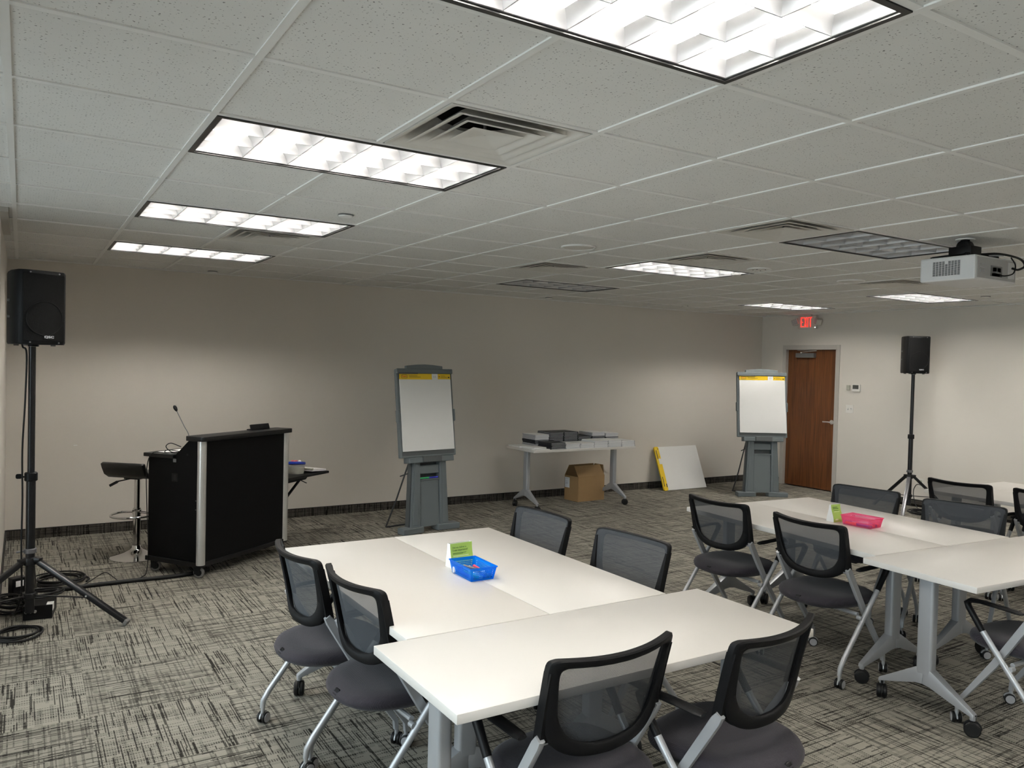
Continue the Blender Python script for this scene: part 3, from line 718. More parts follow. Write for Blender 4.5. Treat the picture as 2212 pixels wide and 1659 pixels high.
# ================================================================== CHAIRS
def ysurf(u, z):
    t = max(0.0, (z - 0.545) / 0.325)
    return -0.180 - 0.070 * t ** 1.2 + 0.060 * (u / 0.25) ** 2
OUT = [(0, .866), (.10, .868), (.195, .873), (.232, .872), (.249, .850), (.246, .76), (.238, .65), (.228, .585), (.205, .530), (.160, .490), (.095, .468), (0, .460)]
INN = [(0, .830), (.095, .832), (.170, .836), (.200, .834), (.213, .812), (.208, .74), (.199, .655), (.185, .606), (.160, .562), (.122, .532), (.073, .515), (0, .509)]
def sym(half):
    P = smooth_path([(x, 0.87 - (0.87 - z) * 0.79, 0) for x, z in half], 4)
    right = [(v.x, v.y) for v in P]
    return right + [(-x, z) for x, z in reversed(right[1:-1])]
def make_chair():
    r = bpy.data.objects.new('nesting_chair', None); COL.objects.link(r)
    so, si = sym(OUT), sym(INN); n = len(so)
    def pt(u, z, d): return (u, ysurf(u, z) + d, z)
    def mid(a, b, t): return [(p[0] * (1 - t) + q[0] * t, p[1] * (1 - t) + q[1] * t) for p, q in zip(a, b)]
    ring = [(so, 0.000), (so, 0.020), (mid(so, si, 0.2), 0.022), (mid(so, si, 0.85), 0.018), (si, 0.013), (si, 0.004), (mid(so, si, 0.8), -0.004), (mid(so, si, 0.15), -0.006), (so, 0.000)]
    fb = MB().loft([[pt(u, z, d) for u, z in rg] for rg, d in ring], False, False)
    # side wings that run down to the brackets
    for s in (-1, 1):
        rr = []
        for z, wv in ((0.835, 0.012), (0.79, 0.018), (0.72, 0.026), (0.66, 0.034), (0.622, 0.040), (0.610, 0.036)):
            u0 = s * (0.2475 - (0.835 - z) * 0.022); u1 = u0 - s * wv
            y0 = ysurf(0.24, z)
            rr.append([(u0, y0 - 0.005, z), (u0, y0 + 0.028, z), (u1, y0 + 0.026, z), (u1, y0 - 0.005, z)])
        fb.loft(rr)
    fb.build('back_frame', 'frame_black', r, 50)
    cz = 0.72; rings = []; sn = mid(so, si, 0.22)
    for k in range(1, 7):
        t = k / 6
        rings.append([pt(u * t, cz + (z - cz) * t, 0.0235) for u, z in sn])
    net = MB(); net.loft(rings, False, False)
    k0 = len(net.v); net.v.append(pt(0, cz, 0.0235)); net.f += [(k0, j, (j + 1) % n) for j in range(n)]
    net.build('back_net', 'net_fabric', r, 60)
    # seat
    def outl(sc, z, dome=0.0):
        pts = []
        for k in range(40):
            a = 2 * math.pi * k / 40; c, s_ = math.cos(a), math.sin(a)
            e = 2.0 / 3.2 if s_ > 0 else 2.0 / 2.5
            x = 0.238 * math.copysign(abs(c) ** e, c); y = (0.225 if s_ > 0 else 0.255) * math.copysign(abs(s_) ** e, s_)
            zz = z
            if dome and s_ < 0: zz -= dome * (abs(s_) ** 3)
            pts.append((x * sc, -0.005 + y * sc, zz))
        return pts
    st = MB().loft([outl(0.70, 0.392), outl(0.90, 0.400, 0.006), outl(0.985, 0.418, 0.012), outl(1.0, 0.434, 0.016), outl(0.975, 0.450, 0.020), outl(0.90, 0.460, 0.018), outl(0.72, 0.463, 0.006), outl(0.40, 0.457), outl(0.1, 0.455)])
    st.build('seat', 'seat_fabric', r, 70)
    MB().box(-0.017, 0.017, -0.014, 0.014, -0.004, 0.006, Matrix.Translation((0, -0.246, 0.4285)) @ Matrix.Rotation(R_(52), 4, 'X')).build('seat_button', 'black_plastic', r, 0, 0.004)
    MB().box(-0.10, 0.10, -0.10, 0.12, 0.375, 0.396).build('seat_pan', 'black_plastic', r, 0, 0.006)
    for s in (-1, 1):
        # tube from the arm down to the rear caster
        X = s * 0.279
        MB().tube([(X, 0.075, 0.505), (X, -0.205, 0.150), (X, -0.232, 0.105), (X, -0.236, 0.070)], [0.0135, 0.0135, 0.0135, 0.0115], 12).build('leg', 'chair_silver', r, 50)
        caster(r, 'c', X, -0.230, R_(random.uniform(-50, 50)))
        am = MB()
        sec = [((0.070, 0.498), 0.0150, 0.0150), ((0.105, 0.547), 0.0155, 0.015), ((0.138, 0.595), 0.018, 0.015), ((0.146, 0.617), 0.022, 0.014), ((0.128, 0.632), 0.024, 0.012), ((0.080, 0.636), 0.025, 0.009), ((-0.02, 0.633), 0.026, 0.008), ((-0.085, 0.629), 0.025, 0.008), ((-0.105, 0.627), 0.017, 0.006)]
        rings = []
        for q, (cpt, wx, th_) in enumerate(sec):
            a = Vector(sec[max(0, q - 1)][0]); b = Vector(sec[min(len(sec) - 1, q + 1)][0]); t = (b - a).normalized(); nv = Vector((-t.y, t.x))
            rings.append([(X + wx * math.cos(2 * math.pi * k / 10), cpt[0] + nv.x * th_ * math.sin(2 * math.pi * k / 10), cpt[1] + nv.y * th_ * math.sin(2 * math.pi * k / 10)) for k in range(10)])
        am.loft(rings).build('armrest', 'black_plastic', r, 60)
        # flat bar from the back bracket down to the front caster
        X2 = s * 0.240
        lb = MB(); rr = []
        for y, z, d in ((-0.140, 0.628, 0.030), (-0.126, 0.606, 0.040), (0.03, 0.345, 0.038), (0.165, 0.150, 0.026), (0.192, 0.112, 0.024), (0.196, 0.070, 0.022)):
            rr.append((y, z, d))
        rings = []
        for q, (y, z, d) in enumerate(rr):
            a = Vector(rr[max(0, q - 1)][:2]); b = Vector(rr[min(len(rr) - 1, q + 1)][:2]); t = (b - a).normalized(); nv = Vector((-t.y, t.x))
            rings.append([(X2 + ox, y + nv.x * d / 2 * sg, z + nv.y * d / 2 * sg) for ox, sg in ((-0.011, -0.8), (0.0, -1), (0.011, -0.8), (0.011, 0.8), (0.0, 1), (-0.011, 0.8))])
        lb.loft(rings).build('leg', 'chair_silver', r, 40)
        caster(r, 'c', X2, 0.202, R_(random.uniform(-50, 50)))
        MB().bar((s * 0.205, -0.122, 0.612), (s * 0.232, -0.126, 0.614), 0.030, 0.020, (0, 0.6, 1)).build('bracket', 'chair_silver', r, 0, 0.004)
        MB().disc((s * 0.266, 0.0 - 0.06, 0.357), (1, 0, 0), 0.012, 0.03).build('pivot', 'chair_silver', r)
    MB().tube([(-0.25, -0.055, 0.372), (0.25, -0.055, 0.372)], 0.011, 10).build('crossbar', 'chair_silver', r)
    return r
cproto = make_chair(); cused = [False]
def chair(L, Rt, lab, group):
    """L, Rt: where the ends of the back's top edge stand"""
    L, Rt = Vector(L), Vector(Rt); d = (Rt - L); rz = math.atan2(d.y, d.x); m = (L + Rt) / 2
    f = Vector((-math.sin(rz), math.cos(rz)))
    c = m + f * 0.205
    o = cproto if not cused[0] else copy_tree(cproto)
    cused[0] = True
    o.location = (c.x, c.y, 0); o.rotation_euler = (0, 0, rz); tag(o, lab, 'chair', group)
GA, GB, GC = 'chairs around the blue-basket tables', 'chairs around the pink-basket tables', 'chairs around the bare tables by the door wall'
chair((1.050, .150), (1.080, -.345), 'mesh-back chair at the blue-basket tables, lectern side, far from the crosswise table', GA)
chair((1.112, -.40), (1.146, -.85), 'mesh-back chair at the blue-basket tables, lectern side, next to the crosswise table', GA)
chair((1.335, -1.737), (1.806, -1.705), 'mesh-back chair at the long outer edge of crosswise table, showing only its left arm', GA)
chair((1.919, -1.879), (2.40, -1.789), 'mesh-back chair turned slightly at the crosswise table, seat and rear button showing', GA)
chair((2.612, -.059), (2.587, .399), 'grey-fronted mesh-back chair at the blue-basket tables facing the lectern, nearer the booklet wall', GA)
chair((2.683, -.748), (2.646, -.318), 'grey-fronted mesh-back chair at the blue-basket tables facing the lectern, next to crosswise table', GA)
chair((3.866, .310), (3.874, -.132), 'black mesh-back chair at the pink-basket tables, back to the blue-basket tables, nearer booklet wall', GB)
chair((3.859, -.40), (3.847, -.835), 'black mesh-back chair at the pink-basket tables, back to the blue-basket tables, beside crosswise table', GB)
chair((5.354, -.243), (5.299, .199), 'mesh-back chair behind the green card and pink basket, nearer the door', GB)
chair((5.399, -.912), (5.298, -.514), 'mesh-back chair on the door-wall side of the pink-basket tables, beside crosswise table', GB)
chair((3.965, -1.845), (4.44, -1.86), 'chair with raised black armrest at outer edge of the pink-basket crosswise table', GB)
chair((6.374, .125), (6.385, -.324), 'mesh-back chair at the bare tables near the tripod speaker by the door wall', GC)
chair((6.440, -.50), (6.450, -.95), 'mesh-back chair at the bare tables, farther from the tripod speaker', GC)

# ================================================================== LECTERN
PZ = R_(35.8)
lc = thing('lectern', 'wide black rolling lectern with aluminium corner posts and a raised desk', 'lectern', (1.22, 2.84, 0), PZ)
LW, LD = 1.03, 0.55
prof = [(0.0, 0.125), (0.0, 1.062), (0.14, 1.062), (0.27, 0.945), (0.27, 0.925), (LD, 0.915), (LD, 0.125)]
def side(x0, x1, name):
    m = MB(); m.loft([[(x0, y, z) for y, z in prof], [(x1, y, z) for y, z in prof]]); return m.build(name, 'lectern_black', lc, 0, 0.002)
sp_ = side(0.012, 0.034, 'side_panel'); side(LW - 0.034, LW - 0.012, 'side_panel')
MB().box(0.025, LW - 0.025, 0.0, 0.022, 0.125, 1.06).build('front_panel', 'lectern_black', lc, 0, 0.002)
MB().box(0.034, LW - 0.034, LD - 0.02, LD - 0.002, 0.125, 0.90).build('rear_panel', 'lectern_black', lc, 0)
for x in (0.0, LW):
    pts = [(0.034 * math.cos(R_(a)), 0.034 * math.sin(R_(a))) for a in range(0, 360, 20)]
    m = MB().loft([[(x + (0.022 if x == 0 else -0.022) + a, 0.014 + b, z) for a, b in pts] for z in (0.105, 1.062)])
    m.build('corner_post', 'brushed_aluminium', lc, 50)
tp = MB(); pl = rrect(LW + 0.05, 0.19, 0.03, 4, LW / 2, 0.055)
tp.loft([[(x, y, z) for x, y in pl] for z in (1.064, 1.100)]); tp.build('top_ledge', 'lectern_edge', lc, 30, 0.004)
MB().box(-0.015, LW + 0.015, 0.272, LD + 0.03, 0.916, 0.945).build('desk', 'lectern_edge', lc, 0, 0.004)
MB().box(-0.005, LW + 0.005, -0.008, LD + 0.01, 0.088, 0.125).build('base_frame', 'lectern_edge', lc, 0, 0.004)
m = MB(); m.box(0.0085, 0.0125, 0.245, 0.305, 0.735, 0.795); g = m.build('cable_port', 'black_plastic', lc, 0, 0.001)
MB().box(0.007, 0.0095, 0.255, 0.285, 0.745, 0.785).build('port_opening', 'wheel_black', g, 0)
for y, z in ((0.060, 0.60), (0.050, 0.60), (0.060, 0.53), (0.050, 0.53)): MB().disc((0.0115, y, z), (1, 0, 0), 0.004, 0.003, 8).build('screw', 'metal_grey', lc)
MB().box(0.004, 0.012, 0.262, 0.290, 0.885, 0.912).build('latch', 'metal_grey', lc, 0, 0.002)
for x, y, rz in ((0.03, 0.05, 20), (0.03, LD - 0.05, 40), (LW - 0.03, 0.05, 75), (LW - 0.03, LD - 0.05, 30)):
    c = put('caster', MB().box(-0.022, 0.022, -0.03, 0.022, 0.070, 0.088).box(-0.020, -0.016, -0.02, 0.02, 0.03, 0.072).box(0.016, 0.020, -0.02, 0.02, 0.03, 0.072).mesh('caster', 'black_plastic', 0), lc, (x, y, 0), (0, 0, R_(rz)))
    MB().disc((0, -0.012, 0.042), (1, 0, 0), 0.042, 0.026, 26, 0.006).build('wheel', 'rubber', c)
    MB().disc((0, -0.012, 0.042), (1, 0, 0), 0.026, 0.030, 20, 0.002).build('hub_cap', 'black_plastic', c)
# folding side shelf
SZ = 0.655
sh = MB().box(LW + 0.002, LW + 0.60, -0.02, 0.40, SZ - 0.022, SZ).build('side_shelf', 'lectern_edge', lc, 0, 0.004)
m = MB()
for y in (0.04, 0.33):
    m.bar((LW + 0.004, y, SZ - 0.21), (LW + 0.23, y, SZ - 0.045), 0.022, 0.012, (0, 1, 0))
    m.extrude([(LW + 0.004, SZ - 0.055), (LW + 0.004, SZ - 0.0225), (LW + 0.34, SZ - 0.0225), (LW + 0.30, SZ - 0.05)], y - 0.014, y + 0.014)
m.build('shelf_bracket', 'black_plastic', sh, 0)
m = MB(); m.bar((LW + 0.22, 0.03, SZ - 0.045), (LW + 0.31, 0.025, SZ - 0.085), 0.012, 0.006, (0, 1, 0)); m.build('release_lever', 'black_plastic', sh, 0)

def lp(x, y, z):  # lectern-local point to world
    return (1.22 + math.cos(PZ) * x - math.sin(PZ) * y, 2.84 + math.sin(PZ) * x + math.cos(PZ) * y, z)
# on the shelf: folder, tub
fo = thing('ring_folder', 'open white paper folder lying on the lectern side shelf', 'folder', lp(LW + 0.46, 0.10, SZ), PZ)
m = MB(); Mx = Matrix.Rotation(R_(4), 4, 'Y'); m.box(-0.075, 0.13, -0.09, 0.20, 0.004, 0.018, Matrix.Translation((0, 0, 0.010)) @ Mx); m.build('pages', 'paper_white', fo, 0)
m = MB(); m.box(-0.085, 0.135, -0.095, 0.205, 0.0, 0.004, Matrix.Translation((0, 0, 0.0105)) @ Mx); m.build('cover', 'paper_edge', fo, 0)
m = MB(); m.tube([(-0.075, -0.09, 0.036), (-0.075, 0.19, 0.036)], 0.010, 10); m.build('spine', 'plate_beige', fo)
tb_ = thing('plastic_tub', 'clear plastic tub with tilted blue lid and pink sweets on the lectern side shelf', 'tub', lp(LW + 0.265, 0.11, SZ), PZ)
MB().lathe([(0.070, 0.0), (0.078, 0.03), (0.080, 0.085), (0.076, 0.085), (0.074, 0.03), (0.066, 0.004)], n=24, cap1=True).build('bowl', 'tub_clear', tb_)
MB().lathe([(0.066, 0.005), (0.072, 0.03), (0.073, 0.062), (0.03, 0.070)], n=20).build('contents', 'tub_contents', tb_)
m = MB().lathe([(0.084, 0.0), (0.087, 0.010), (0.085, 0.022), (0.070, 0.024), (0.068, 0.014)], n=28)
lid = m.build('lid', 'lid_blue', tb_, 40, 0, (0, 0, 0.086), (R_(-6), R_(9), 0))
for x, y, mm in ((0.0, 0.0, 'candy_pink'), (-0.025, 0.02, 'candy_pink'), (0.03, -0.015, 'paper_white'), (0.02, 0.025, 'candy_pink')):
    MB().lathe([(0.006, 0.0), (0.018, 0.004), (0.020, 0.012), (0.012, 0.022), (0.002, 0.025)], (x, y, 0.016), 10).build('sweet', mm, lid)
# on the top: gooseneck microphone, tablet, paper, cable
mi = thing('gooseneck_microphone', 'thin gooseneck microphone leaning from the lectern top ledge', 'microphone', lp(0.03, 0.15, 0.945), 0)
MB().lathe([(0.020, 0.0), (0.020, 0.012), (0.008, 0.02)], n=16).build('base', 'black_plastic', mi)
pth = smooth_path([(0, 0, 0.02), (-0.004, 0.002, 0.15), (-0.038, 0.024, 0.23), (-0.088, 0.055, 0.345)], 6)
MB().tube(pth, 0.0032, 8).build('gooseneck', 'metal_grey', mi)
MB().tube([(-0.086, 0.054, 0.340), (-0.090, 0.057, 0.350), (-0.097, 0.061, 0.366), (-0.103, 0.065, 0.380), (-0.106, 0.067, 0.386)], [0.004, 0.011, 0.014, 0.011, 0.003], 12).build('capsule', 'black_plastic', mi)
tg = thing('touch_panel', 'slim black touch panel tilted on the lectern top ledge', 'touch panel', lp(0.77, 0.09, 1.100), PZ)
MB().box(-0.11, 0.12, -0.008, 0.008, 0.0, 0.050, Matrix.Rotation(R_(-18), 4, 'X')).build('screen', 'black_plastic', tg, 0, 0.004)
MB().box(-0.10, 0.11, 0.0, 0.06, 0.0, 0.008).build('foot', 'black_plastic', tg, 0, 0.003)
tag(MB().box(-0.11, 0.20, -0.09, 0.09, 0.0, 0.003).build('paper_sheet', 'paper_white', None, 0, 0, lp(0.14, 0.42, 0.945), (0, 0, PZ)), 'white paper lying on the lower desk of the lectern', 'paper')
pts = [(0.045, 0.25, 1.005), (0.02, 0.33, 1.03), (0.02, 0.38, 1.0), (0.03, 0.33, 0.960), (0.05, 0.26, 0.965), (0.02, 0.36, 0.975), (0.015, 0.38, 0.955), (0.06, 0.30, 0.953), (0.0, 0.36, 0.954), (-0.03, 0.47, 0.946), (-0.035, 0.52, 0.82), (-0.03, 0.52, 0.55), (-0.028, 0.50, 0.20), (-0.06, 0.48, 0.02), (-0.16, 0.42, 0.006), (-0.30, 0.38, 0.006)]
tag(MB().tube(smooth_path([lp(*q) for q in pts], 6), 0.0036, 8).build('microphone_cable', 'cable_black'), 'thin black cable looping over the lectern desk and down its side', 'cable')

# ---- bar stool
st = thing('bar_stool', 'chrome pedestal bar stool with bent black leather seat behind the lectern', 'stool', (0.885, 3.80, 0), R_(-42))
MB().lathe([(0.205, 0.0), (0.205, 0.006), (0.16, 0.018), (0.10, 0.038), (0.05, 0.066), (0.036, 0.085), (0.034, 0.10), (0.028, 0.105)], n=40, cap1=False).build('base', 'chrome', st, 50)
MB().tube([(0, 0, 0.09), (0, 0, 0.42)], 0.031, 22).build('outer_column', 'chrome', st)
MB().tube([(0, 0, 0.42), (0, 0, 0.70)], 0.023, 20).build('gas_lift', 'chrome', st)
m = MB(); m.lathe([(0.036, 0.37), (0.036, 0.405), (0.031, 0.41)], n=20, cap0=False, cap1=False); m.build('collar', 'chrome', st)
ring = [(-0.03, 0, 0.385)] + [(-0.19 * math.sin(R_(a)) * 0 + 0.165 * math.cos(R_(a)), -0.06 + 0.165 * math.sin(R_(a)), 0.372) for a in range(150, 391, 15)] + [(0.03, 0, 0.385)]
MB().tube(smooth_path(ring, 3), 0.0095, 10).build('foot_ring', 'chrome', st)
def seatprof(off):
    base = [(0.21, 0.690), (0.17, 0.705), (0.08, 0.712), (-0.03, 0.706), (-0.11, 0.708), (-0.155, 0.735), (-0.182, 0.785), (-0.195, 0.82)]
    out = []
    for q, (y, z) in enumerate(base):
        a = Vector(base[max(0, q - 1)]); b = Vector(base[min(len(base) - 1, q + 1)]); t = (b - a).normalized(); nv = Vector((t.y, -t.x)); out.append((y + nv.x * off, z + nv.y * off))
    return out
up, dn = seatprof(0.018), seatprof(-0.020)
poly = up + list(reversed(dn))
m = MB(); m.loft([[(x, y * k2, z) for y, z in poly] for x, k2 in ((-0.195, 0.97), (-0.185, 1.0), (0.185, 1.0), (0.195, 0.97))]); m.build('seat', 'leather_black', st, 50, 0.008)
MB().box(-0.07, 0.07, -0.08, 0.08, 0.672, 0.694).build('seat_plate', 'black_plastic', st, 0, 0.003)
m = MB(); m.tube([(-0.03, -0.03, 0.672), (-0.10, -0.10, 0.655), (-0.115, -0.115, 0.645)], [0.005, 0.005, 0.010], 8); m.tube([(-0.108, -0.108, 0.651), (-0.15, -0.15, 0.62)], 0.011, 10); m.build('lever', 'black_plastic', st)

# ================================================================== SPEAKERS ON STANDS
def speaker(name_lab, x, y, z, rz, wd=0.275, hd=0.455, dd=0.285):
    r = thing('loudspeaker', name_lab, 'loudspeaker', (x, y, z), rz)
    # plan outline: front (-y) slightly bowed, back narrower
    fr = [(-wd / 2, -dd / 2 + 0.02), (-wd / 2 + 0.02, -dd / 2 - 0.002), (-wd / 4, -dd / 2 - 0.014), (0, -dd / 2 - 0.018), (wd / 4, -dd / 2 - 0.014), (wd / 2 - 0.02, -dd / 2 - 0.002), (wd / 2, -dd / 2 + 0.02)]
    pl = fr + [(wd / 2 * 0.98, 0.0), (wd / 2 * 0.72, dd / 2), (-wd / 2 * 0.72, dd / 2), (-wd / 2 * 0.98, 0.0)]
    def ring(s, z): return [(a * s, b * s, z) for a, b in pl]
    MB().loft([ring(0.965, 0.0), ring(1.0, 0.012), ring(1.0, hd - 0.012), ring(0.965, hd)]).build('cabinet', 'speaker_black', r, 40)
    g = [(a * 1.0, b - 0.006) for a, b in fr[1:-1]]
    g2_ = g + [(a, b + 0.008) for a, b in reversed(g)]
    gr = MB().loft([[(a, b, z) for a, b in g2_] for z in (0.022, hd - 0.022)]).build('grille', 'grille_metal', r, 40)
    MB().tube([(0.145 * wd / .275 * 0.72 * math.cos(R_(a)) , -dd / 2 - 0.0265 + 0.010 * abs(math.cos(R_(a))) ** 2, 0.160 + 0.104 * math.sin(R_(a))) for a in range(0, 361, 12)], 0.0022, 6, False).build('woofer_ring', 'speaker_black', gr)
    bd = MB().box(-0.005, 0.050, -dd / 2 - 0.0285, -dd / 2 - 0.020, 0.034, 0.056).build('badge', 'ink_black', gr, 0)
    put('lettering', text_mesh('QSC', 0.019, 0.0008, 'label_white', 0.0004, sx=1.5), bd, (0.0225, -dd / 2 - 0.0295, 0.046), (R_(90), 0, 0))
    for a, zz in ((-0.08, 0.012), (0.085, 0.012), (-0.08, hd - 0.014), (0.085, hd - 0.014)): MB().disc((a, -dd / 2 - 0.012, zz), (0, 1, 0), 0.0045, 0.012, 8).build('screw', 'metal_grey', r)
    for zz in (0.17, 0.27): MB().disc((-wd / 2 * 0.985, 0.02, zz), (1, 0, 0), 0.008, 0.01, 10).build('rigging_point', 'metal_grey', r)
    for a, b in ((-0.08, -0.09), (0.08, -0.09), (-0.06, 0.10), (0.06, 0.10)): MB().disc((a, b, -0.004), (0, 0, 1), 0.014, 0.010, 12).build('foot', 'rubber', r)
    MB().disc((0, 0, -0.006), (0, 0, 1), 0.030, 0.014, 18).build('pole_socket', 'black_plastic', r)
simple('grille_metal', (0.0045, 0.0046, 0.0048), 0.6, scale=500, bump=0.6, var=0.5, spec=0.12)
def stand(lab, x, y, top, hub, angs, rad, bottom, clamp, mleg='stand_black', rp=0.0240):
    r = thing('speaker_stand', lab, 'speaker stand', (x, y, 0))
    MB().tube([(0, 0, clamp), (0, 0, top)], rp * 0.86, 16).build('inner_pole', 'stand_black', r)
    MB().tube([(0, 0, bottom), (0, 0, clamp + 0.01)], rp * 1.12, 18).build('outer_pole', 'stand_black', r)
    m = MB(); m.disc((0, 0, clamp), (0, 0, 1), rp * 1.55, 0.055, 18, 0.005); cl = m.build('height_clamp', 'black_plastic', r)
    m = MB(); m.tube([(-rp, -0.005, clamp), (-0.06, -0.01, clamp + 0.002)], 0.006, 8); m.extrude(rrect(0.035, 0.03, 0.01, 4, -0.065, clamp + 0.006), -0.016, -0.008); m.build('clamp_knob', 'black_plastic', cl)
    m = MB(); m.disc((0, 0, hub + 0.065), (0, 0, 1), rp * 1.5, 0.03, 18, 0.003); m.tube([(-0.02, 0, hub + 0.065), (-0.075, -0.005, hub + 0.062)], 0.006, 8); m.build('leg_lock', 'stand_bright', r)
    hb = MB(); hb.disc((0, 0, hub), (0, 0, 1), rp * 1.7, 0.05, 18, 0.004)
    for a in angs: hb.bar((0, 0, hub + 0.012), (0.07 * math.cos(R_(a)), 0.07 * math.sin(R_(a)), hub + 0.006), 0.04, 0.028, (-math.sin(R_(a)), math.cos(R_(a)), 0))
    hb.build('leg_hub', 'stand_black', r, 35, 0.003)
    low = MB(); low.disc((0, 0, bottom + 0.11), (0, 0, 1), rp * 1.55, 0.035, 18, 0.003); low.build('brace_collar', 'stand_black', r)
    for k, a in enumerate(angs):
        c, s = math.cos(R_(a)), math.sin(R_(a))
        p0 = (0.055 * c, 0.055 * s, hub - 0.005); p1 = (rad * c, rad * s, 0.026)
        lg = MB().bar(p0, p1, 0.040, 0.030, (-s, c, 0)).build('leg', mleg if k == 0 else 'stand_black', r, 30, 0.005)
        d = Vector(p1) - Vector(p0); q = Vector(p0) + d * 0.985
        MB().bar(q, Vector(p1) + d * 0.02, 0.044, 0.034, (-s, c, 0)).build('rubber_foot', 'rubber', lg, 30, 0.004)
        mid = Vector(p0) + d * 0.56
        MB().bar((0.02 * c, 0.02 * s, bottom + 0.11), mid - Vector((0, 0, 0.012)), 0.016, 0.007, (-s, c, 0)).build('brace', 'stand_black', r, 0)
        MB().disc(mid + Vector((-s, c, 0)) * 0.0, (-s, c, 0), 0.006, 0.046, 8).build('rivet', 'brushed_aluminium', lg)
    return r
stand('black tripod speaker stand standing among cable coils beside the lectern', 0.10, 2.28, 1.75, 0.395, (-33, -153, 87), 0.62, 0.065, 0.93)
speaker('black loudspeaker on the tripod stand among the cable coils', 0.105, 2.29, 1.764, R_(21))
stand('black tripod speaker stand in front of the wall outlet beside the door', 9.41, 2.13, 1.715, 0.45, (-156, 84, -36), 0.50, 0.10, 0.945, 'stand_bright')
speaker('black loudspeaker on the tripod stand at the door wall', 9.41, 2.13, 1.729, R_(-36))

# ---- cables and small gear beside the first stand
def coil(cx, cy, rx, ry, turns, rot, r=0.006, z0=0.007, dz=0.007, wob=0.02, seed=1):
    rnd = random.Random(seed); pts = []; n = int(turns * 14); c, s = math.cos(R_(rot)), math.sin(R_(rot)); ph = rnd.uniform(0, 6)
    for k in range(n):
        a = 2 * math.pi * k / 14; t = k / n; f = 1 + wob * math.sin(a * 0.37 + ph) * 3 - wob * t
        x, y = rx * f * math.cos(a), ry * f * math.sin(a)
        pts.append((cx + c * x - s * y + 0.01 * math.sin(a * .9), cy + s * x + c * y, z0 + dz * k / 14 + 0.003 * math.sin(a * 2.3 + ph)))
    return MB().tube(smooth_path(pts, 2), r, 8)
GCb = 'black cable coils by the speaker stand'
tag(coil(0.04, 2.03, 0.125, 0.13, 3.0, 0, 0.007, 0.008, 0.008, 0.03, 2).build('cable_coil', 'cable_black'), 'loose black cable coil lying nearest the stand leg toward the window bay', 'cable', GCb)
tag(coil(0.30, 3.22, 0.17, 0.15, 6.0, -30, 0.006, 0.008, 0.006, 0.05, 3).build('cable_coil', 'cable_black'), 'thick bundle of black cable lying behind the tripod legs by the wall', 'cable', GCb)
tag(coil(0.17, 2.55, 0.13, 0.10, 4.0, 20, 0.006, 0.100, 0.006, 0.05, 5).build('cable_coil', 'cable_black'), 'black cable coil resting on the small gear box under the stand', 'cable', GCb)
tag(coil(-0.01, 2.62, 0.09, 0.16, 7.0, 10, 0.006, 0.008, 0.010, 0.08, 7).build('cable_coil', 'cable_black'), 'tangled black cable heap against the wall end beside the gear box', 'cable', GCb)
gb = thing('stage_box', 'small black gear box with white corner label under the speaker stand', 'audio box', (0.175, 2.42, 0.0), R_(-8))
MB().box(-0.10, 0.065, -0.10, 0.13, 0.0, 0.090).build('case', 'black_plastic', gb, 0, 0.004)
MB().box(0.030, 0.066, -0.095, -0.03, 0.089, 0.092).box(0.0655, 0.0675, -0.095, -0.03, 0.05, 0.092).build('sticker', 'paper_white', gb, 0)
for x in (-0.08, -0.055, -0.03): MB().disc((x, -0.104, 0.055), (0, 1, 0), 0.009, 0.016, 10).build('jack', 'brushed_aluminium', gb)
ad = thing('power_adapter', 'black power adapter brick standing behind the stand legs', 'adapter', (0.035, 2.86, 0.0), R_(25))
MB().box(-0.05, 0.05, -0.035, 0.035, 0.0, 0.16).build('case', 'black_plastic', ad, 0, 0.006)
MB().box(-0.03, 0.02, -0.0362, -0.0348, 0.10, 0.14).build('sticker', 'paper_white', ad, 0)
pts = [(0.09, 3.02, 0.016), (0.20, 2.98, 0.016), (0.35, 2.95, 0.016), (0.52, 2.97, 0.016), (0.82, 2.97, 0.016), (1.13, 2.97, 0.016), (1.33, 3.06, 0.016)]
cs = tag(MB().tube(smooth_path(pts, 5), 0.0155, 12).build('cable_sleeve', 'cable_black'), 'thick black cable sleeve running along carpet from stand to lectern', 'cable')
for k in (1, 3, 4): MB().disc((pts[k][0] + 0.03, pts[k][1] + 0.003, 0.0165), (1, 0.03, 0), 0.0162, 0.03, 12).build('tie_wrap', 'black_plastic', cs)
pts = [(0.30, 3.02, 0.004), (0.44, 3.04, 0.006), (0.54, 3.13, 0.035), (0.60, 3.17, 0.05), (0.65, 3.12, 0.02), (0.68, 3.03, 0.005)]
tag(MB().tube(smooth_path(pts, 5), 0.0035, 7).build('thin_cable', 'cable_black'), 'thin black cable arching off the carpet beside the thick sleeve', 'cable')
tag(MB().tube(smooth_path([(0.045, 2.33, 1.768), (0.050, 2.29, 1.745), (0.070, 2.262, 1.70), (0.064, 2.256, 1.40), (0.052, 2.25, 1.10), (0.055, 2.25, 0.80), (0.052, 2.252, 0.50), (0.054, 2.265, 0.20), (0.02, 2.36, 0.05), (-0.01, 2.50, 0.02)], 6), 0.0055, 8).build('speaker_cable', 'cable_black'), 'black cable hanging from loudspeaker down the pole beside the lectern', 'cable')
tag(coil(9.50, 2.02, 0.17, 0.13, 4.0, 15, 0.007, 0.008, 0.007, 0.06, 11).build('cable_coil', 'cable_black'), 'black cable coil on carpet at the foot of the door-wall speaker stand', 'cable')
tag(MB().tube(smooth_path([(9.915, 2.285, 0.30), (9.84, 2.30, 0.29), (9.77, 2.29, 0.20), (9.72, 2.22, 0.05), (9.64, 2.10, 0.01), (9.55, 1.98, 0.012)], 6), 0.005, 8).build('outlet_cable', 'cable_black'), 'black power cable curving from the wall outlet down to the floor', 'cable')

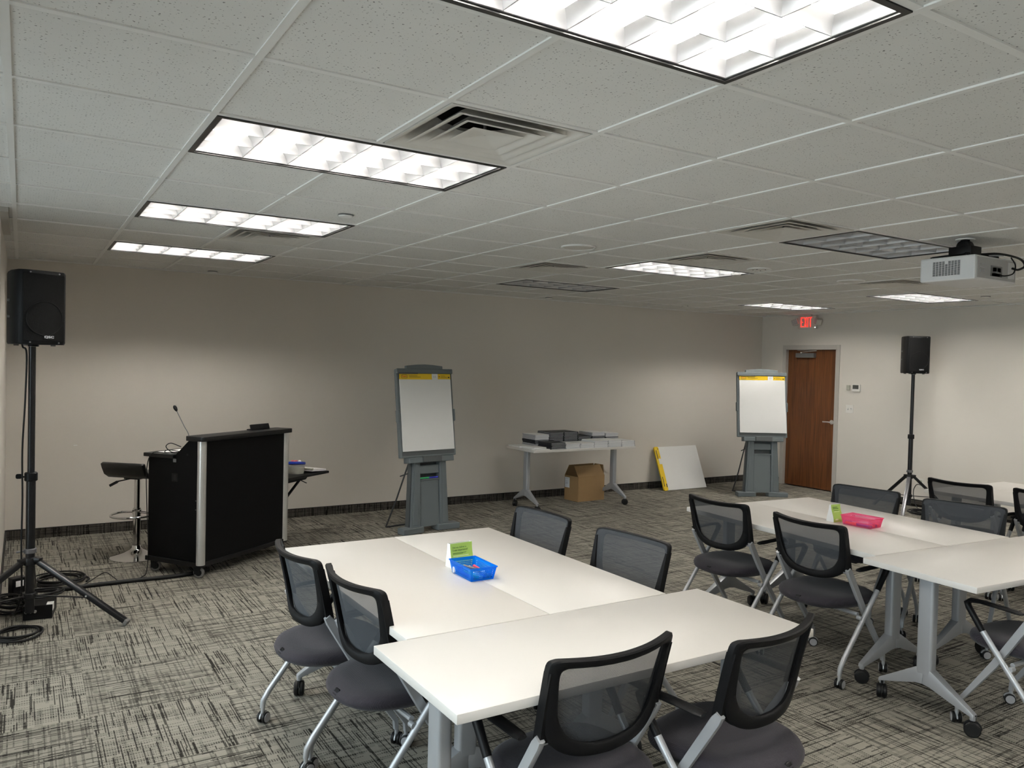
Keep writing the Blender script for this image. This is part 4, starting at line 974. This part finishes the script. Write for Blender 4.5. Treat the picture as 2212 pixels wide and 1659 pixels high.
# ================================================================== EASELS
def pad_print(parent, wd, z0, z1, y):
    """printed binding strip of the easel pad: yellow band, sticker, logo, fine print"""
    zc = (z0 + z1) / 2
    b = MB().box(-wd / 2, wd / 2, y - 0.004, y, z0, z1).build('binding_strip', 'band_yellow', parent, 0)
    MB().box(0.08, 0.155, y - 0.0046, y - 0.0041, z0, z1).build('sticker', 'paper_white', b, 0)
    lg = MB(); lg.extrude(rrect(0.075, 0.036, 0.014, 4, -wd / 2 + 0.058, zc), y - 0.0047, y - 0.0041); lg.build('logo_outline', 'ink_black', b, 0)
    lg = MB(); lg.extrude(rrect(0.069, 0.030, 0.012, 4, -wd / 2 + 0.058, zc), y - 0.0052, y - 0.0045); lg.build('logo_field', 'band_yellow', b, 0)
    put('lettering', text_mesh('Post-it', 0.021, 0.0003, 'ink_red', 0.0006), b, (-wd / 2 + 0.058, y - 0.0056, zc + 0.001), (R_(90), 0, 0))
    fp = MB()
    for x0, x1, dz in ((-0.20, -0.10, 0.008), (-0.20, -0.06, -0.004), (0.19, 0.25, 0.008), (0.19, 0.27, -0.006)): fp.box(x0, x1, y - 0.0046, y - 0.0041, zc + dz - 0.0017, zc + dz + 0.0017)
    fp.box(0.168, 0.178, y - 0.0046, y - 0.0041, zc - 0.005, zc + 0.005); fp.box(wd / 2 - 0.03, wd / 2 - 0.012, y - 0.0046, y - 0.0041, zc - 0.012, zc)
    fp.box(0.105, 0.107, y - 0.0051, y - 0.0046, zc - 0.012, zc + 0.012); fp.box(0.125, 0.127, y - 0.0051, y - 0.0046, zc - 0.012, zc + 0.012)
    fp.build('fine_print', 'ink_black', b, 0)
def easel(lab, padlab, x, y, rz, zsh, zt, bulge):
    r = thing('presentation_easel', lab, 'easel', (x, y, 0), rz)
    for s in (-1, 1):
        m = MB(); m.loft([[(s * a, b, z) for a, b in ((0.085, -0.075), (0.345, -0.105), (0.345, 0.02), (0.085, 0.05))] for z in (0.0, 0.062)]); m.build('foot', 'easel_grey', r, 0, 0.008)
    def slab(x0b, x1b, x0t, x1t, y0, y1, z0, z1, lean=0.03):
        return MB().loft([[(x0b, y0, z0), (x1b, y0, z0), (x1b, y1, z0), (x0b, y1, z0)], [(x0t, y0 + lean, z1), (x1t, y0 + lean, z1), (x1t, y1 + lean, z1), (x0t, y1 + lean, z1)]])
    zp = zsh - 0.01
    slab(-0.12, 0.12, -0.115, 0.115, -0.052, 0.03, 0.052, zp - 0.215).build('pedestal_panel', 'easel_grey', r, 0, 0.004)
    slab(-0.115, 0.115, -0.115, 0.115, -0.048 + 0.024, 0.03 + 0.02, zp - 0.155, zp - 0.07, 0.006).build('pedestal_rail', 'easel_grey', r, 0, 0.004)
    slab(-0.115, 0.115, -0.115, 0.115, 0.02, 0.04, zp - 0.22, zp, 0.01).build('pocket_back', 'easel_dark', r, 0)
    slab(-0.118, 0.118, -0.117, 0.117, -0.034, 0.03, zp - 0.222, zp - 0.208, 0.001).build('marker_ledge', 'easel_grey', r, 0, 0.002)
    for s in (-1, 1):
        a = slab(s * 0.122, s * 0.232, s * 0.118, s * 0.198, -0.058, 0.03, 0.06, zp); cl = a.build('pedestal_column', 'easel_grey', r, 0, 0.004)
        slab(s * 0.150, s * 0.212, s * 0.143, s * 0.180, -0.063, -0.05, 0.08, zp - 0.03).build('column_rib', 'easel_grey', cl, 0, 0.003)
        slab(s * 0.232, s * 0.245, s * 0.198, s * 0.208, -0.030, 0.035, 0.06, zp - 0.02).build('column_flange', 'easel_dark', cl, 0)
    # tray and board lean back
    L = Matrix.Translation((0, 0.0, zsh)) @ Matrix.Rotation(R_(-7.5), 4, 'X')
    def lb(x0, x1, y0, y1, z0, z1): return MB().box(x0, x1, y0, y1, z0, z1, L)
    bh = zt - zsh - 0.05; BW = 0.345
    lb(-0.275, 0.275, -0.065, 0.045, -0.052, 0.004).build('tray', 'easel_grey', r, 0, 0.006)
    lb(-0.115, 0.115, -0.078, -0.06, -0.050, 0.012).build('tray_handle', 'easel_dark', r, 0, 0.004)
    bd = lb(-BW, BW, -0.012, 0.032, 0.004, bh).build('board', 'easel_grey', r, 0, 0.008)
    lb(-BW + 0.024, BW - 0.024, -0.0135, -0.010, 0.024, bh - 0.02).build('board_face', 'easel_dark', bd, 0)
    for s in (-1, 1): lb(s * BW - 0.012, s * BW + 0.012, -0.022, 0.024, bh * 0.40, bh * 0.54).build('side_grip', 'easel_grey', bd, 0, 0.008)
    lb(-BW, BW, -0.030, -0.010, bh - 0.045, bh + 0.004).build('clamp_bar', 'easel_grey', bd, 0, 0.005)
    lb(-BW + 0.01, -0.10, -0.034, -0.028, bh - 0.052, bh - 0.036).build('clamp_jaw', 'easel_dark', bd, 0)
    hn = MB(); pl = [(-0.225, bh), (-0.225, bh + 0.034), (-0.10, bh + 0.046), (0, bh + 0.050), (0.10, bh + 0.046), (0.225, bh + 0.034), (0.225, bh)]
    hn.loft([[L @ Vector((a, yy, z)) for a, z in pl] for yy in (-0.022, 0.018)]); hn.build('carry_handle', 'easel_grey', bd, 0, 0.005)
    wr = [(-0.20, 0.05, zsh - 0.04), (-0.25, 0.20, 0.30), (-0.285, 0.325, 0.016), (-0.27, 0.345, 0.008), (0.27, 0.345, 0.008), (0.285, 0.325, 0.016), (0.25, 0.20, 0.30), (0.20, 0.05, zsh - 0.04)]
    MB().tube(wr, 0.0085, 10).build('wire_leg', 'easel_wire', r)
    MB().tube([(-0.215, 0.045, zsh - 0.16), (-0.235, 0.155, zsh - 0.20)], 0.006, 8).tube([(0.215, 0.045, zsh - 0.16), (0.235, 0.155, zsh - 0.20)], 0.006, 8).build('wire_strut', 'easel_wire', r)
    # pad: a thing of its own
    pdg = thing('easel_pad', padlab, 'paper pad', (x, y, 0), rz)
    lo = Matrix.Translation((0, 0, 0)); pdg.matrix_world = Matrix.Translation((x, y, 0)) @ Matrix.Rotation(rz, 4, 'Z') @ L
    PWd = 0.632; zb = bh - 0.048 - 0.782
    ph = bh - 0.048
    nx, nz = 8, 14; vs, fs = [], []
    for a in range(nz + 1):
        t = a / nz; z = ph - 0.055 - (ph - 0.055 - max(zb, 0.014)) * t
        for b in range(nx + 1):
            q = b / nx * 2 - 1
            vs.append((q * PWd / 2 + 0.012 * t * bulge * (q > 0.99), -0.022 - bulge * (0.012 * t * t * (0.5 + 0.5 * q) + 0.004 * math.sin(t * 9 + q)), z))
    N = nx + 1
    for a in range(nz):
        for b in range(nx): fs.append((a * N + b, a * N + b + 1, (a + 1) * N + b + 1, (a + 1) * N + b))
    m = MB(); k = len(vs); vb = [(v[0], -0.0140, v[2]) for v in vs]
    edge = [b for b in range(N)] + [a * N + nx for a in range(1, nz + 1)] + [nz * N + b for b in range(nx - 1, -1, -1)] + [a * N for a in range(nz - 1, 0, -1)]
    m.add(vs + vb, fs + [tuple(i + k for i in reversed(f)) for f in fs] + [(edge[i], edge[(i + 1) % len(edge)], edge[(i + 1) % len(edge)] + k, edge[i] + k) for i in range(len(edge))])
    m.build('sheet', 'paper_white', pdg, 40)
    pad_print(pdg, PWd, ph - 0.058, ph, -0.0185)
    return r
easel('grey plastic flip-chart easel between lectern and booklet table', 'white paper pad with yellow strip on the easel nearest the lectern', 3.575, 3.72, R_(9.5), 0.752, 1.70, 0.25)
easel('grey plastic flip-chart easel in the corner beside the door', 'curling white paper pad with yellow strip on the easel beside the door', 8.665, 3.80, R_(-30), 0.80, 1.745, 1.0)
def marker(lab, x, y, z, rz, mat, cap, length=0.10, rad=0.007, group=None, cat='marker'):
    r = thing('marker_pen', lab, cat, (x, y, z), rz, group)
    MB().tube([(-length / 2, 0, rad), (length * 0.12, 0, rad)], rad, 10).build('barrel', mat, r)
    MB().tube([(length * 0.12, 0, rad), (length * 0.14, 0, rad), (length * 0.47, 0, rad), (length / 2, 0, rad)], [rad * 0.95, rad * 1.12, rad * 1.12, rad * 0.6], 10).build('cap', cap, r)
def ep(x, y): c, s = math.cos(R_(9.5)), math.sin(R_(9.5)); return (3.575 + c * x - s * y, 3.72 + s * x + c * y)
q = ep(-0.058, -0.018); marker('green marker on the ledge of the easel between lectern and booklets', q[0], q[1], 0.535, R_(9.5), 'marker_green', 'marker_green', 0.115, 0.008)
q = ep(0.055, -0.018); marker('blue marker on the ledge of the easel between lectern and booklets', q[0], q[1], 0.535, R_(9.5), 'marker_blue', 'marker_blue', 0.11, 0.008)

# ---- spare pad leaning against the wall on its side
pb = thing('spare_pad', 'spare white paper pad with yellow strip leaning on its side against the wall', 'paper pad', (8.12, 4.66, 0.0))
lean = math.atan2(0.25, 0.60)
Lm = Matrix.Rotation(-lean, 4, 'X')
nx = 14; vs = []; fs = []; hh = 0.635
def padpt(q, z, d):
    x = -0.36 + 0.74 * q; curl = 0.028 * max(0, q - 0.45) ** 1.5 * 3
    v = Lm @ Vector((x, -curl * 0.4 + d, z)); v.y = min(v.y, 0.262); return (v.x, v.y, v.z + 0.004)
for q in range(nx + 1):
    for z in (0, hh * 0.33, hh * 0.66, hh): vs.append(padpt(q / nx, z, -0.006))
k = len(vs)
for q in range(nx + 1):
    for z in (0, hh * 0.33, hh * 0.66, hh): vs.append(padpt(q / nx, z, 0.006))
for q in range(nx):
    for a in range(3):
        i0 = q * 4 + a; fs += [(i0, i0 + 4, i0 + 5, i0 + 1), (i0 + k, i0 + 1 + k, i0 + 5 + k, i0 + 4 + k)]
    fs += [(q * 4, q * 4 + k, q * 4 + 4 + k, q * 4 + 4), (q * 4 + 3, q * 4 + 7, q * 4 + 7 + k, q * 4 + 3 + k)]
fs += [(a, a + 1, a + 1 + k, a + k) for a in range(3)] + [(nx * 4 + a, nx * 4 + a + k, nx * 4 + a + 1 + k, nx * 4 + a + 1) for a in range(3)]
MB().add(vs, fs).build('sheets', 'paper_white', pb, 40)
stp = MB(); pl = rrect(0.082, hh + 0.006, 0.025, 5, -0.389, hh / 2)
stp.loft([[Lm @ Vector((a, yy, z + 0.004)) for a, z in pl] for yy in (-0.012, 0.010)]); bs = stp.build('binding_strip', 'band_yellow', pb, 0, 0.003)
sl = MB(); sl.box(-0.412, -0.400, -0.0128, -0.0118, 0.06, 0.20, Lm); sl.box(-0.412, -0.400, -0.0128, -0.0118, 0.46, 0.59, Lm); sl.box(-0.372, -0.362, -0.0128, -0.0118, 0.60, 0.615, Lm); sl.box(-0.37, -0.355, -0.0128, -0.0118, 0.05, 0.10, Lm); sl.box(-0.372, -0.366, -0.0128, -0.0118, 0.49, 0.50, Lm)
sl.build('slot_marks', 'ink_black', bs, 0)
MB().box(-0.398, -0.35, -0.013, -0.0118, 0.385, 0.465, Lm).build('sticker', 'paper_white', bs, 0)

# ================================================================== CARDBOARD BOX
bx = thing('cardboard_box', 'open brown cardboard box with white label under the booklet table', 'box', (6.02, 4.43, 0), R_(4))
BWx, BDy, BHz = 0.445, 0.27, 0.315; t = 0.005
m = MB(); m.box(0, BWx, 0, BDy, 0, t); m.box(0, BWx, 0, t, t, BHz); m.box(0, BWx, BDy - t, BDy, t, BHz); m.box(0, t, t, BDy - t, t, BHz); m.box(BWx - t, BWx, t, BDy - t, t, BHz)
m.build('body', 'cardboard', bx, 0)
MB().loft([[(0, 0, BHz), (BWx, 0, BHz), (BWx, t, BHz), (0, t, BHz)], [(-0.015, 0.065, BHz + 0.135), (BWx - 0.03, 0.065, BHz + 0.135), (BWx - 0.03, 0.071, BHz + 0.135), (-0.015, 0.071, BHz + 0.135)]]).build('flap', 'cardboard', bx, 0)
MB().loft([[(0, BDy - t, BHz), (BWx, BDy - t, BHz), (BWx, BDy, BHz), (0, BDy, BHz)], [(0.01, BDy - 0.075, BHz + 0.135), (BWx - 0.02, BDy - 0.075, BHz + 0.135), (BWx - 0.02, BDy - 0.069, BHz + 0.135), (0.01, BDy - 0.069, BHz + 0.135)]]).build('flap', 'cardboard', bx, 0)
MB().loft([[(0, 0.01, BHz), (t, 0.01, BHz), (t, BDy - 0.01, BHz), (0, BDy - 0.01, BHz)], [(0.12, 0.02, BHz - 0.06), (0.125, 0.02, BHz - 0.06), (0.125, BDy - 0.02, BHz - 0.06), (0.12, BDy - 0.02, BHz - 0.06)]]).build('flap', 'cardboard_inside', bx, 0)
MB().loft([[(BWx - t, 0.01, BHz), (BWx, 0.01, BHz), (BWx, BDy - 0.01, BHz), (BWx - t, BDy - 0.01, BHz)], [(BWx + 0.012, 0.05, BHz + 0.13), (BWx + 0.017, 0.05, BHz + 0.13), (BWx + 0.017, BDy - 0.06, BHz + 0.13), (BWx + 0.012, BDy - 0.06, BHz + 0.13)]]).build('flap', 'cardboard', bx, 0)
lb_ = MB().box(-0.0015, 0.0, 0.17, 0.262, 0.16, 0.29).build('shipping_label', 'label_white', bx, 0)
tx = MB()
for z, y0, y1 in ((0.275, 0.18, 0.25), (0.24, 0.205, 0.25), (0.222, 0.20, 0.25), (0.212, 0.195, 0.25), (0.202, 0.21, 0.25), (0.18, 0.225, 0.25)): tx.box(-0.0020, -0.0014, y0, y1, z - 0.002, z + 0.002)
tx.build('print', 'ink_grey', lb_, 0)

# ================================================================== BOOKLETS
def booklet_mesh(w_, d_, t_):
    pg = MB().box(-w_ / 2 + 0.004, w_ / 2 - 0.003, -d_ / 2 + 0.003, d_ / 2 - 0.003, 0.0012, t_ - 0.0012).mesh('pages', 'paper_edge', 0)
    cv = MB().box(-w_ / 2, w_ / 2, -d_ / 2, d_ / 2, t_ - 0.0012, t_).box(-w_ / 2, w_ / 2, -d_ / 2, d_ / 2, 0.0, 0.0012)
    sp2 = MB().tube([(-w_ / 2, -d_ / 2, t_ / 2), (-w_ / 2, d_ / 2, t_ / 2)], t_ * 0.5, 8)
    return pg, cv, sp2.mesh('binding', 'cover_dark')
BK = {}
def put_mat(me, mat): me = me.copy(); me.materials[0] = MATS[mat]; return me
for key, dims in (('a', (0.205, 0.270, 0.0150)), ('b', (0.205, 0.270, 0.0115))):
    pg, cv, sp2 = booklet_mesh(*dims)
    w_, d_, t_ = dims
    cd_ = MB().box(-w_ / 2, w_ / 2, -d_ / 2, d_ / 2, t_ * 0.58, t_).box(-w_ / 2, w_ / 2, -d_ / 2, d_ / 2, 0.0, t_ * 0.26)
    BK[key + 'd'] = (cd_.mesh('cover', 'cover_dark', 0), pg, sp2, dims[2]); BK[key + 'w'] = (cv.mesh('cover', 'paper_white', 0), pg, put_mat(sp2, 'ink_grey'), dims[2])
ZT = TH
def stack(cx, cy, spec, lab, group, rz0=0.0, z0=ZT, jit=1.2):
    z = z0; n_ = len(spec)
    ORD = ['bottom', 'second from bottom', 'third from bottom', 'fourth from bottom', 'fifth from bottom', 'sixth from bottom', 'seventh from bottom', 'eighth from bottom', 'ninth from bottom', 'tenth from bottom']
    for q_, key in enumerate(spec):
        cv, pg, sp2, t_ = BK[key]
        where = 'topmost' if q_ == n_ - 1 else 'second from top' if q_ == n_ - 2 else ORD[q_]
        rz = R_(rz0 + random.uniform(-jit, jit))
        r = put('booklet', cv, None, (cx + random.uniform(-.0015, .0015), cy + random.uniform(-.006, .006), z), (0, 0, rz)); tag(r, '%s booklet, %s of the %s' % ('dark' if key[1] == 'd' else 'pale', where, lab), 'booklet', group)
        put('pages', pg, r)
        b = put('binding', sp2, r)
        z += t_ + 0.0004
    return z
GL = 'spiral booklets stacked on the table by the wall'
D, Wt = 'dark-covered spiral booklet', 'white-edged booklet'
stack(5.37, 4.445, ['bw'] * 3 + ['ad'] * 3 + ['aw'] * 4, 'mixed stack behind the loose sheets', GL, 0)
stack(5.585, 4.445, ['ad'] * 11, 'tall dark stack beside the mixed stack', GL, 180)
stack(5.80, 4.445, ['ad'] * 11, 'tall dark stack at the table middle', GL, 180)
stack(5.3875, 4.125, ['ad'] * 5, 'low dark stack in front of the mixed stack', GL, 0)
stack(5.60, 4.125, ['bw'] * 5, 'low white pile next to the low dark stack', GL, 180)
stack(5.8125, 4.125, ['bw'] * 5, 'low white pile before the middle dark stack', GL, 180)
stack(6.015, 4.445, ['ad'] * 7, 'shorter dark stack beside the tall middle stack', GL, 180)
stack(6.025, 4.125, ['bw'] * 7, 'white pile before the shorter dark stack', GL, 180)
stack(6.2375, 4.125, ['bw'] * 7, 'white front pile next to the last one', GL, 180)
stack(6.23, 4.445, ['aw'] * 5 + ['ad'] * 2 + ['aw'] * 3, 'tall pale stack crossed by two dark booklets', GL, 0)
stack(6.445, 4.445, ['aw'] * 5 + ['ad'] + ['aw'] * 3, 'rear end stack with one dark booklet', GL, 0)
stack(6.45, 4.125, ['bw'] * 6, 'white front pile nearest the spare pad', GL, 180)
GLS = 'loose papers at the end of the booklet table'
for k, (x, y, rz, w_, d_, t_) in enumerate(((5.155, 4.44, 88, 0.27, 0.20, 0.014), (5.165, 4.17, -3, 0.20, 0.24, 0.010), (5.165, 4.015, 2, 0.21, 0.05, 0.006))):
    tag(MB().box(-w_ / 2, w_ / 2, -d_ / 2, d_ / 2, 0, t_).build('paper_stack', 'paper_white', None, 0, 0, (x, y, ZT), (0, 0, R_(rz))),
        ['flat pile of white papers at the free corner of the booklet table by the wall', 'low pile of white papers along the booklet table end', 'narrow white paper strip before the dark low stack'][k], 'paper', GLS)
tag(MB().box(-0.09, 0.09, -0.11, 0.11, 0, 0.012).build('paper_stack', 'paper_white', None, 0, 0, (5.17, 4.17, ZT + 0.0102), (0, 0, R_(5))), 'small white pad on top of the low paper pile', 'paper', GLS)

# ================================================================== BASKETS, CARDS, MARKERS
def basket(lab, cx, cy, rz, mat, w_=0.132, l_=0.208, h_=0.060):
    r = thing('pen_basket', lab, 'basket', (cx, cy, TH), rz)
    m = MB(); t_ = 0.002
    bw, bl = w_ / 2 - 0.010, l_ / 2 - 0.012
    m.box(-bw, bw, -bl, bl, 0.0, t_)
    def wall(p0, p1, q0, q1, n):
        # perforated sloping side: posts and rails leave square holes
        p0, p1, q0, q1 = map(Vector, (p0, p1, q0, q1))
        nrm = (p1 - p0).cross(q0 - p0).normalized() * t_
        def pt(u, v): a = p0.lerp(p1, u); b = q0.lerp(q1, u); return a.lerp(b, v)
        def quad(u0, u1, v0, v1):
            c = [pt(u0, v0), pt(u1, v0), pt(u1, v1), pt(u0, v1)]
            m.add(c + [v + nrm for v in c], [(3, 2, 1, 0), (4, 5, 6, 7), (0, 1, 5, 4), (1, 2, 6, 5), (2, 3, 7, 6), (3, 0, 4, 7)])
        rows = 5; lo, hi = 0.16, 0.78
        quad(0, 1, 0, lo); quad(0, 1, hi, 1)
        ed = 0.09 if n > 12 else 0.13
        quad(0, ed, lo, hi); quad(1 - ed, 1, lo, hi)
        for k in range(1, rows): v = lo + (hi - lo) * k / rows; quad(ed, 1 - ed, v - 0.032, v + 0.032)
        st_ = (1 - 2 * ed) / n
        for k in range(n + 1):
            u = ed + st_ * k
            if 0 < k < n:
                for q in range(rows):
                    v0 = lo + (hi - lo) * q / rows + (0.032 if q else 0); v1 = lo + (hi - lo) * (q + 1) / rows - (0.032 if q < rows - 1 else 0)
                    quad(u - st_ * 0.24, u + st_ * 0.24, v0, v1)
    W2, L2 = w_ / 2, l_ / 2
    B = [(-bw, -bl, 0), (bw, -bl, 0), (bw, bl, 0), (-bw, bl, 0)]; Tt = [(-W2, -L2, h_), (W2, -L2, h_), (W2, L2, h_), (-W2, L2, h_)]
    for k in range(4):
        k2 = (k + 1) % 4; wall(B[k], B[k2], Tt[k], Tt[k2], 14 if k % 2 == 0 else 22)
    m.build('tray', mat, r, 0)
    rim = MB(); o_ = 0.004
    rim.box(-W2 - o_, W2 + o_, -L2 - o_, -L2, h_ - 0.004, h_ + 0.001); rim.box(-W2 - o_, W2 + o_, L2, L2 + o_, h_ - 0.004, h_ + 0.001)
    rim.box(-W2 - o_, -W2, -L2, L2, h_ - 0.004, h_ + 0.001); rim.box(W2, W2 + o_, -L2, L2, h_ - 0.004, h_ + 0.001)
    rim.build('rim', mat, r, 0)
    return r
basket('translucent blue perforated pen basket on the table nearest the lectern', 1.812, -0.388, R_(-1), 'basket_blue')
basket('translucent pink perforated pen basket beside the green tent card', 4.612, -0.462, R_(3), 'basket_pink')
def in_basket(cx, cy, rz, items, where, group):
    c, s = math.cos(rz), math.sin(rz)
    for x, y, z, a, mat, cap, ln, rad, word in items:
        marker('%s marker lying in the %s basket' % (word, where), cx + c * x - s * y, cy + s * x + c * y, TH + 0.0035 + z, rz + R_(a), mat, cap, ln, rad, group)
in_basket(1.812, -0.388, R_(-1), [(-0.044, -0.02, 0, -90, 'marker_blue', 'marker_blue', 0.125, 0.0085, 'solid blue'), (-0.024, -0.025, 0, -88, 'marker_green', 'marker_green', 0.125, 0.0085, 'bright green'),
    (-0.004, -0.03, 0, -90, 'marker_clear', 'marker_clear', 0.12, 0.0085, 'pale grey'), (0.016, -0.03, 0, -92, 'marker_clear', 'marker_blue', 0.12, 0.0085, 'blue-capped pale'),
    (0.036, -0.028, 0, -90, 'marker_clear', 'marker_black', 0.12, 0.0085, 'black-capped pale'), (0.006, 0.005, 0.019, -72, 'marker_black', 'marker_black', 0.12, 0.0075, 'black'), (0.026, -0.01, 0.0185, -96, 'marker_red', 'marker_clear', 0.115, 0.0075, 'clear-capped red')], 'blue', 'markers in the blue basket')
in_basket(4.612, -0.462, R_(3), [(-0.044, 0.045, 0, -90, 'marker_orange', 'marker_orange', 0.075, 0.0085, 'orange'), (-0.044, -0.044, 0, -90, 'marker_purple', 'marker_purple', 0.10, 0.0085, 'purple'),
    (-0.022, -0.028, 0, -90, 'marker_red', 'marker_red', 0.12, 0.0085, 'red'), (-0.001, -0.03, 0, -88, 'marker_clear', 'marker_red', 0.12, 0.0085, 'red-capped pale'), (0.020, -0.03, 0, -90, 'marker_clear', 'marker_purple', 0.12, 0.0085, 'purple-capped pale'), (0.041, -0.03, 0, -91, 'marker_clear', 'marker_orange', 0.12, 0.0085, 'orange-capped pale'), (-0.022, 0.062, 0, -70, 'marker_blue', 'marker_clear', 0.07, 0.0085, 'short blue')], 'pink', 'markers in the pink basket')
wb = thing('glue_stick', 'short white cylinder stick lying in the blue basket', 'glue stick', (1.790, -0.325, TH + 0.0035), R_(-12))
MB().tube([(-0.042, 0, 0.014), (0.012, 0, 0.014)], 0.014, 16).build('barrel', 'label_white', wb)
MB().tube([(0.012, 0, 0.014), (0.040, 0, 0.014)], 0.0138, 16).build('cap', 'paper_white', wb)
MB().tube([(-0.028, 0, 0.014), (0.002, 0, 0.014)], 0.0142, 16).build('wrapper', 'marker_blue', wb)

def tent_card(lab, cx, cy, rz, wd, ht, dp, curve, legible):
    """folded card: green face, white side panel and back"""
    r = thing('tent_card', lab, 'table card', (cx, cy, TH), rz)
    n = 10; prof_ = [(-dp / 2 + curve * math.sin(math.pi * 0.5 * k / n) ** 2 * dp * 0.55, ht * k / n) for k in range(n + 1)]
    back = [(dp / 2 - curve * math.sin(math.pi * 0.5 * k / n) ** 2 * dp * 0.40, ht * k / n) for k in range(n + 1)]
    def sheet(pr_, t_): return MB().loft([[(-wd / 2, y, z) for y, z in pr_] + [(-wd / 2, y + t_, z) for y, z in reversed(pr_)], [(wd / 2, y, z) for y, z in pr_] + [(wd / 2, y + t_, z) for y, z in reversed(pr_)]])
    f = sheet(prof_, 0.0012).build('front_panel', 'card_green', r, 40)
    sheet(back, -0.0012).build('back_panel', 'card_white', r, 40)
    for s in (-1, 1):
        m = MB(); pl = prof_ + list(reversed(back))
        m.loft([[(s * (wd / 2 - 0.0012), y, z) for y, z in pl], [(s * wd / 2, y, z) for y, z in pl]]); m.build('side_panel', 'card_white', r, 0)
    def yz(z):
        k = min(n - 1, max(0, int(z / ht * n))); (y0, z0), (y1, z1) = prof_[k], prof_[k + 1]
        return y0 + (y1 - y0) * (z - z0) / (z1 - z0)
    def bars(rows, mat, nm):
        m = MB()
        for z, xs, th_ in rows:
            for x0, x1 in xs:
                y = yz(z); m.box(x0 * wd, x1 * wd, y - 0.0011, y - 0.0003, z - th_ / 2, z + th_ / 2)
        m.build(nm, mat, f, 0)
    if legible:
        for txt, z in (('Did we deliver a', ht * 0.83), ('5 star experience?', ht * 0.72)):
            me = text_mesh(txt, 0.0118, 0.0002, 'card_text_dark', 0.0002, 'LEFT')
            put('lettering', me, f, (-wd * 0.41, yz(z) - 0.0012, z), (R_(78 if curve else 84), 0, 0))
        bars([(ht * 0.60, ((-.40, .20),), 0.0022), (ht * 0.565, ((-.40, .05),), 0.0022)], 'card_text_dark', 'fine_print')
        bars([(ht * 0.48, ((-.40, .30),), 0.0032), ], 'card_text_light', 'light_print')
    else:
        bars([(ht * 0.84, ((-.36, .14),), 0.005), (ht * 0.76, ((-.36, .24),), 0.005), (ht * 0.655, ((-.30, .20),), 0.0025)], 'card_text_dark', 'fine_print')
        bars([(ht * 0.58, ((-.30, .30),), 0.0028)], 'card_text_light', 'light_print')
        bars([(ht * 0.13, ((-.32, -.20), (-.18, -.08), (-.06, .02)), 0.008), (ht * 0.175, ((-.18, -.12),), 0.006)], 'card_text_light', 'logo_mark')
tent_card('green folded card with dark print beside the blue basket', 1.842, -0.205, R_(6), 0.126, 0.112, 0.055, 0.6, True)
tent_card('green folded card with rounded face beside the pink basket', 4.583, -0.286, R_(-5), 0.085, 0.110, 0.060, 0.8, False)
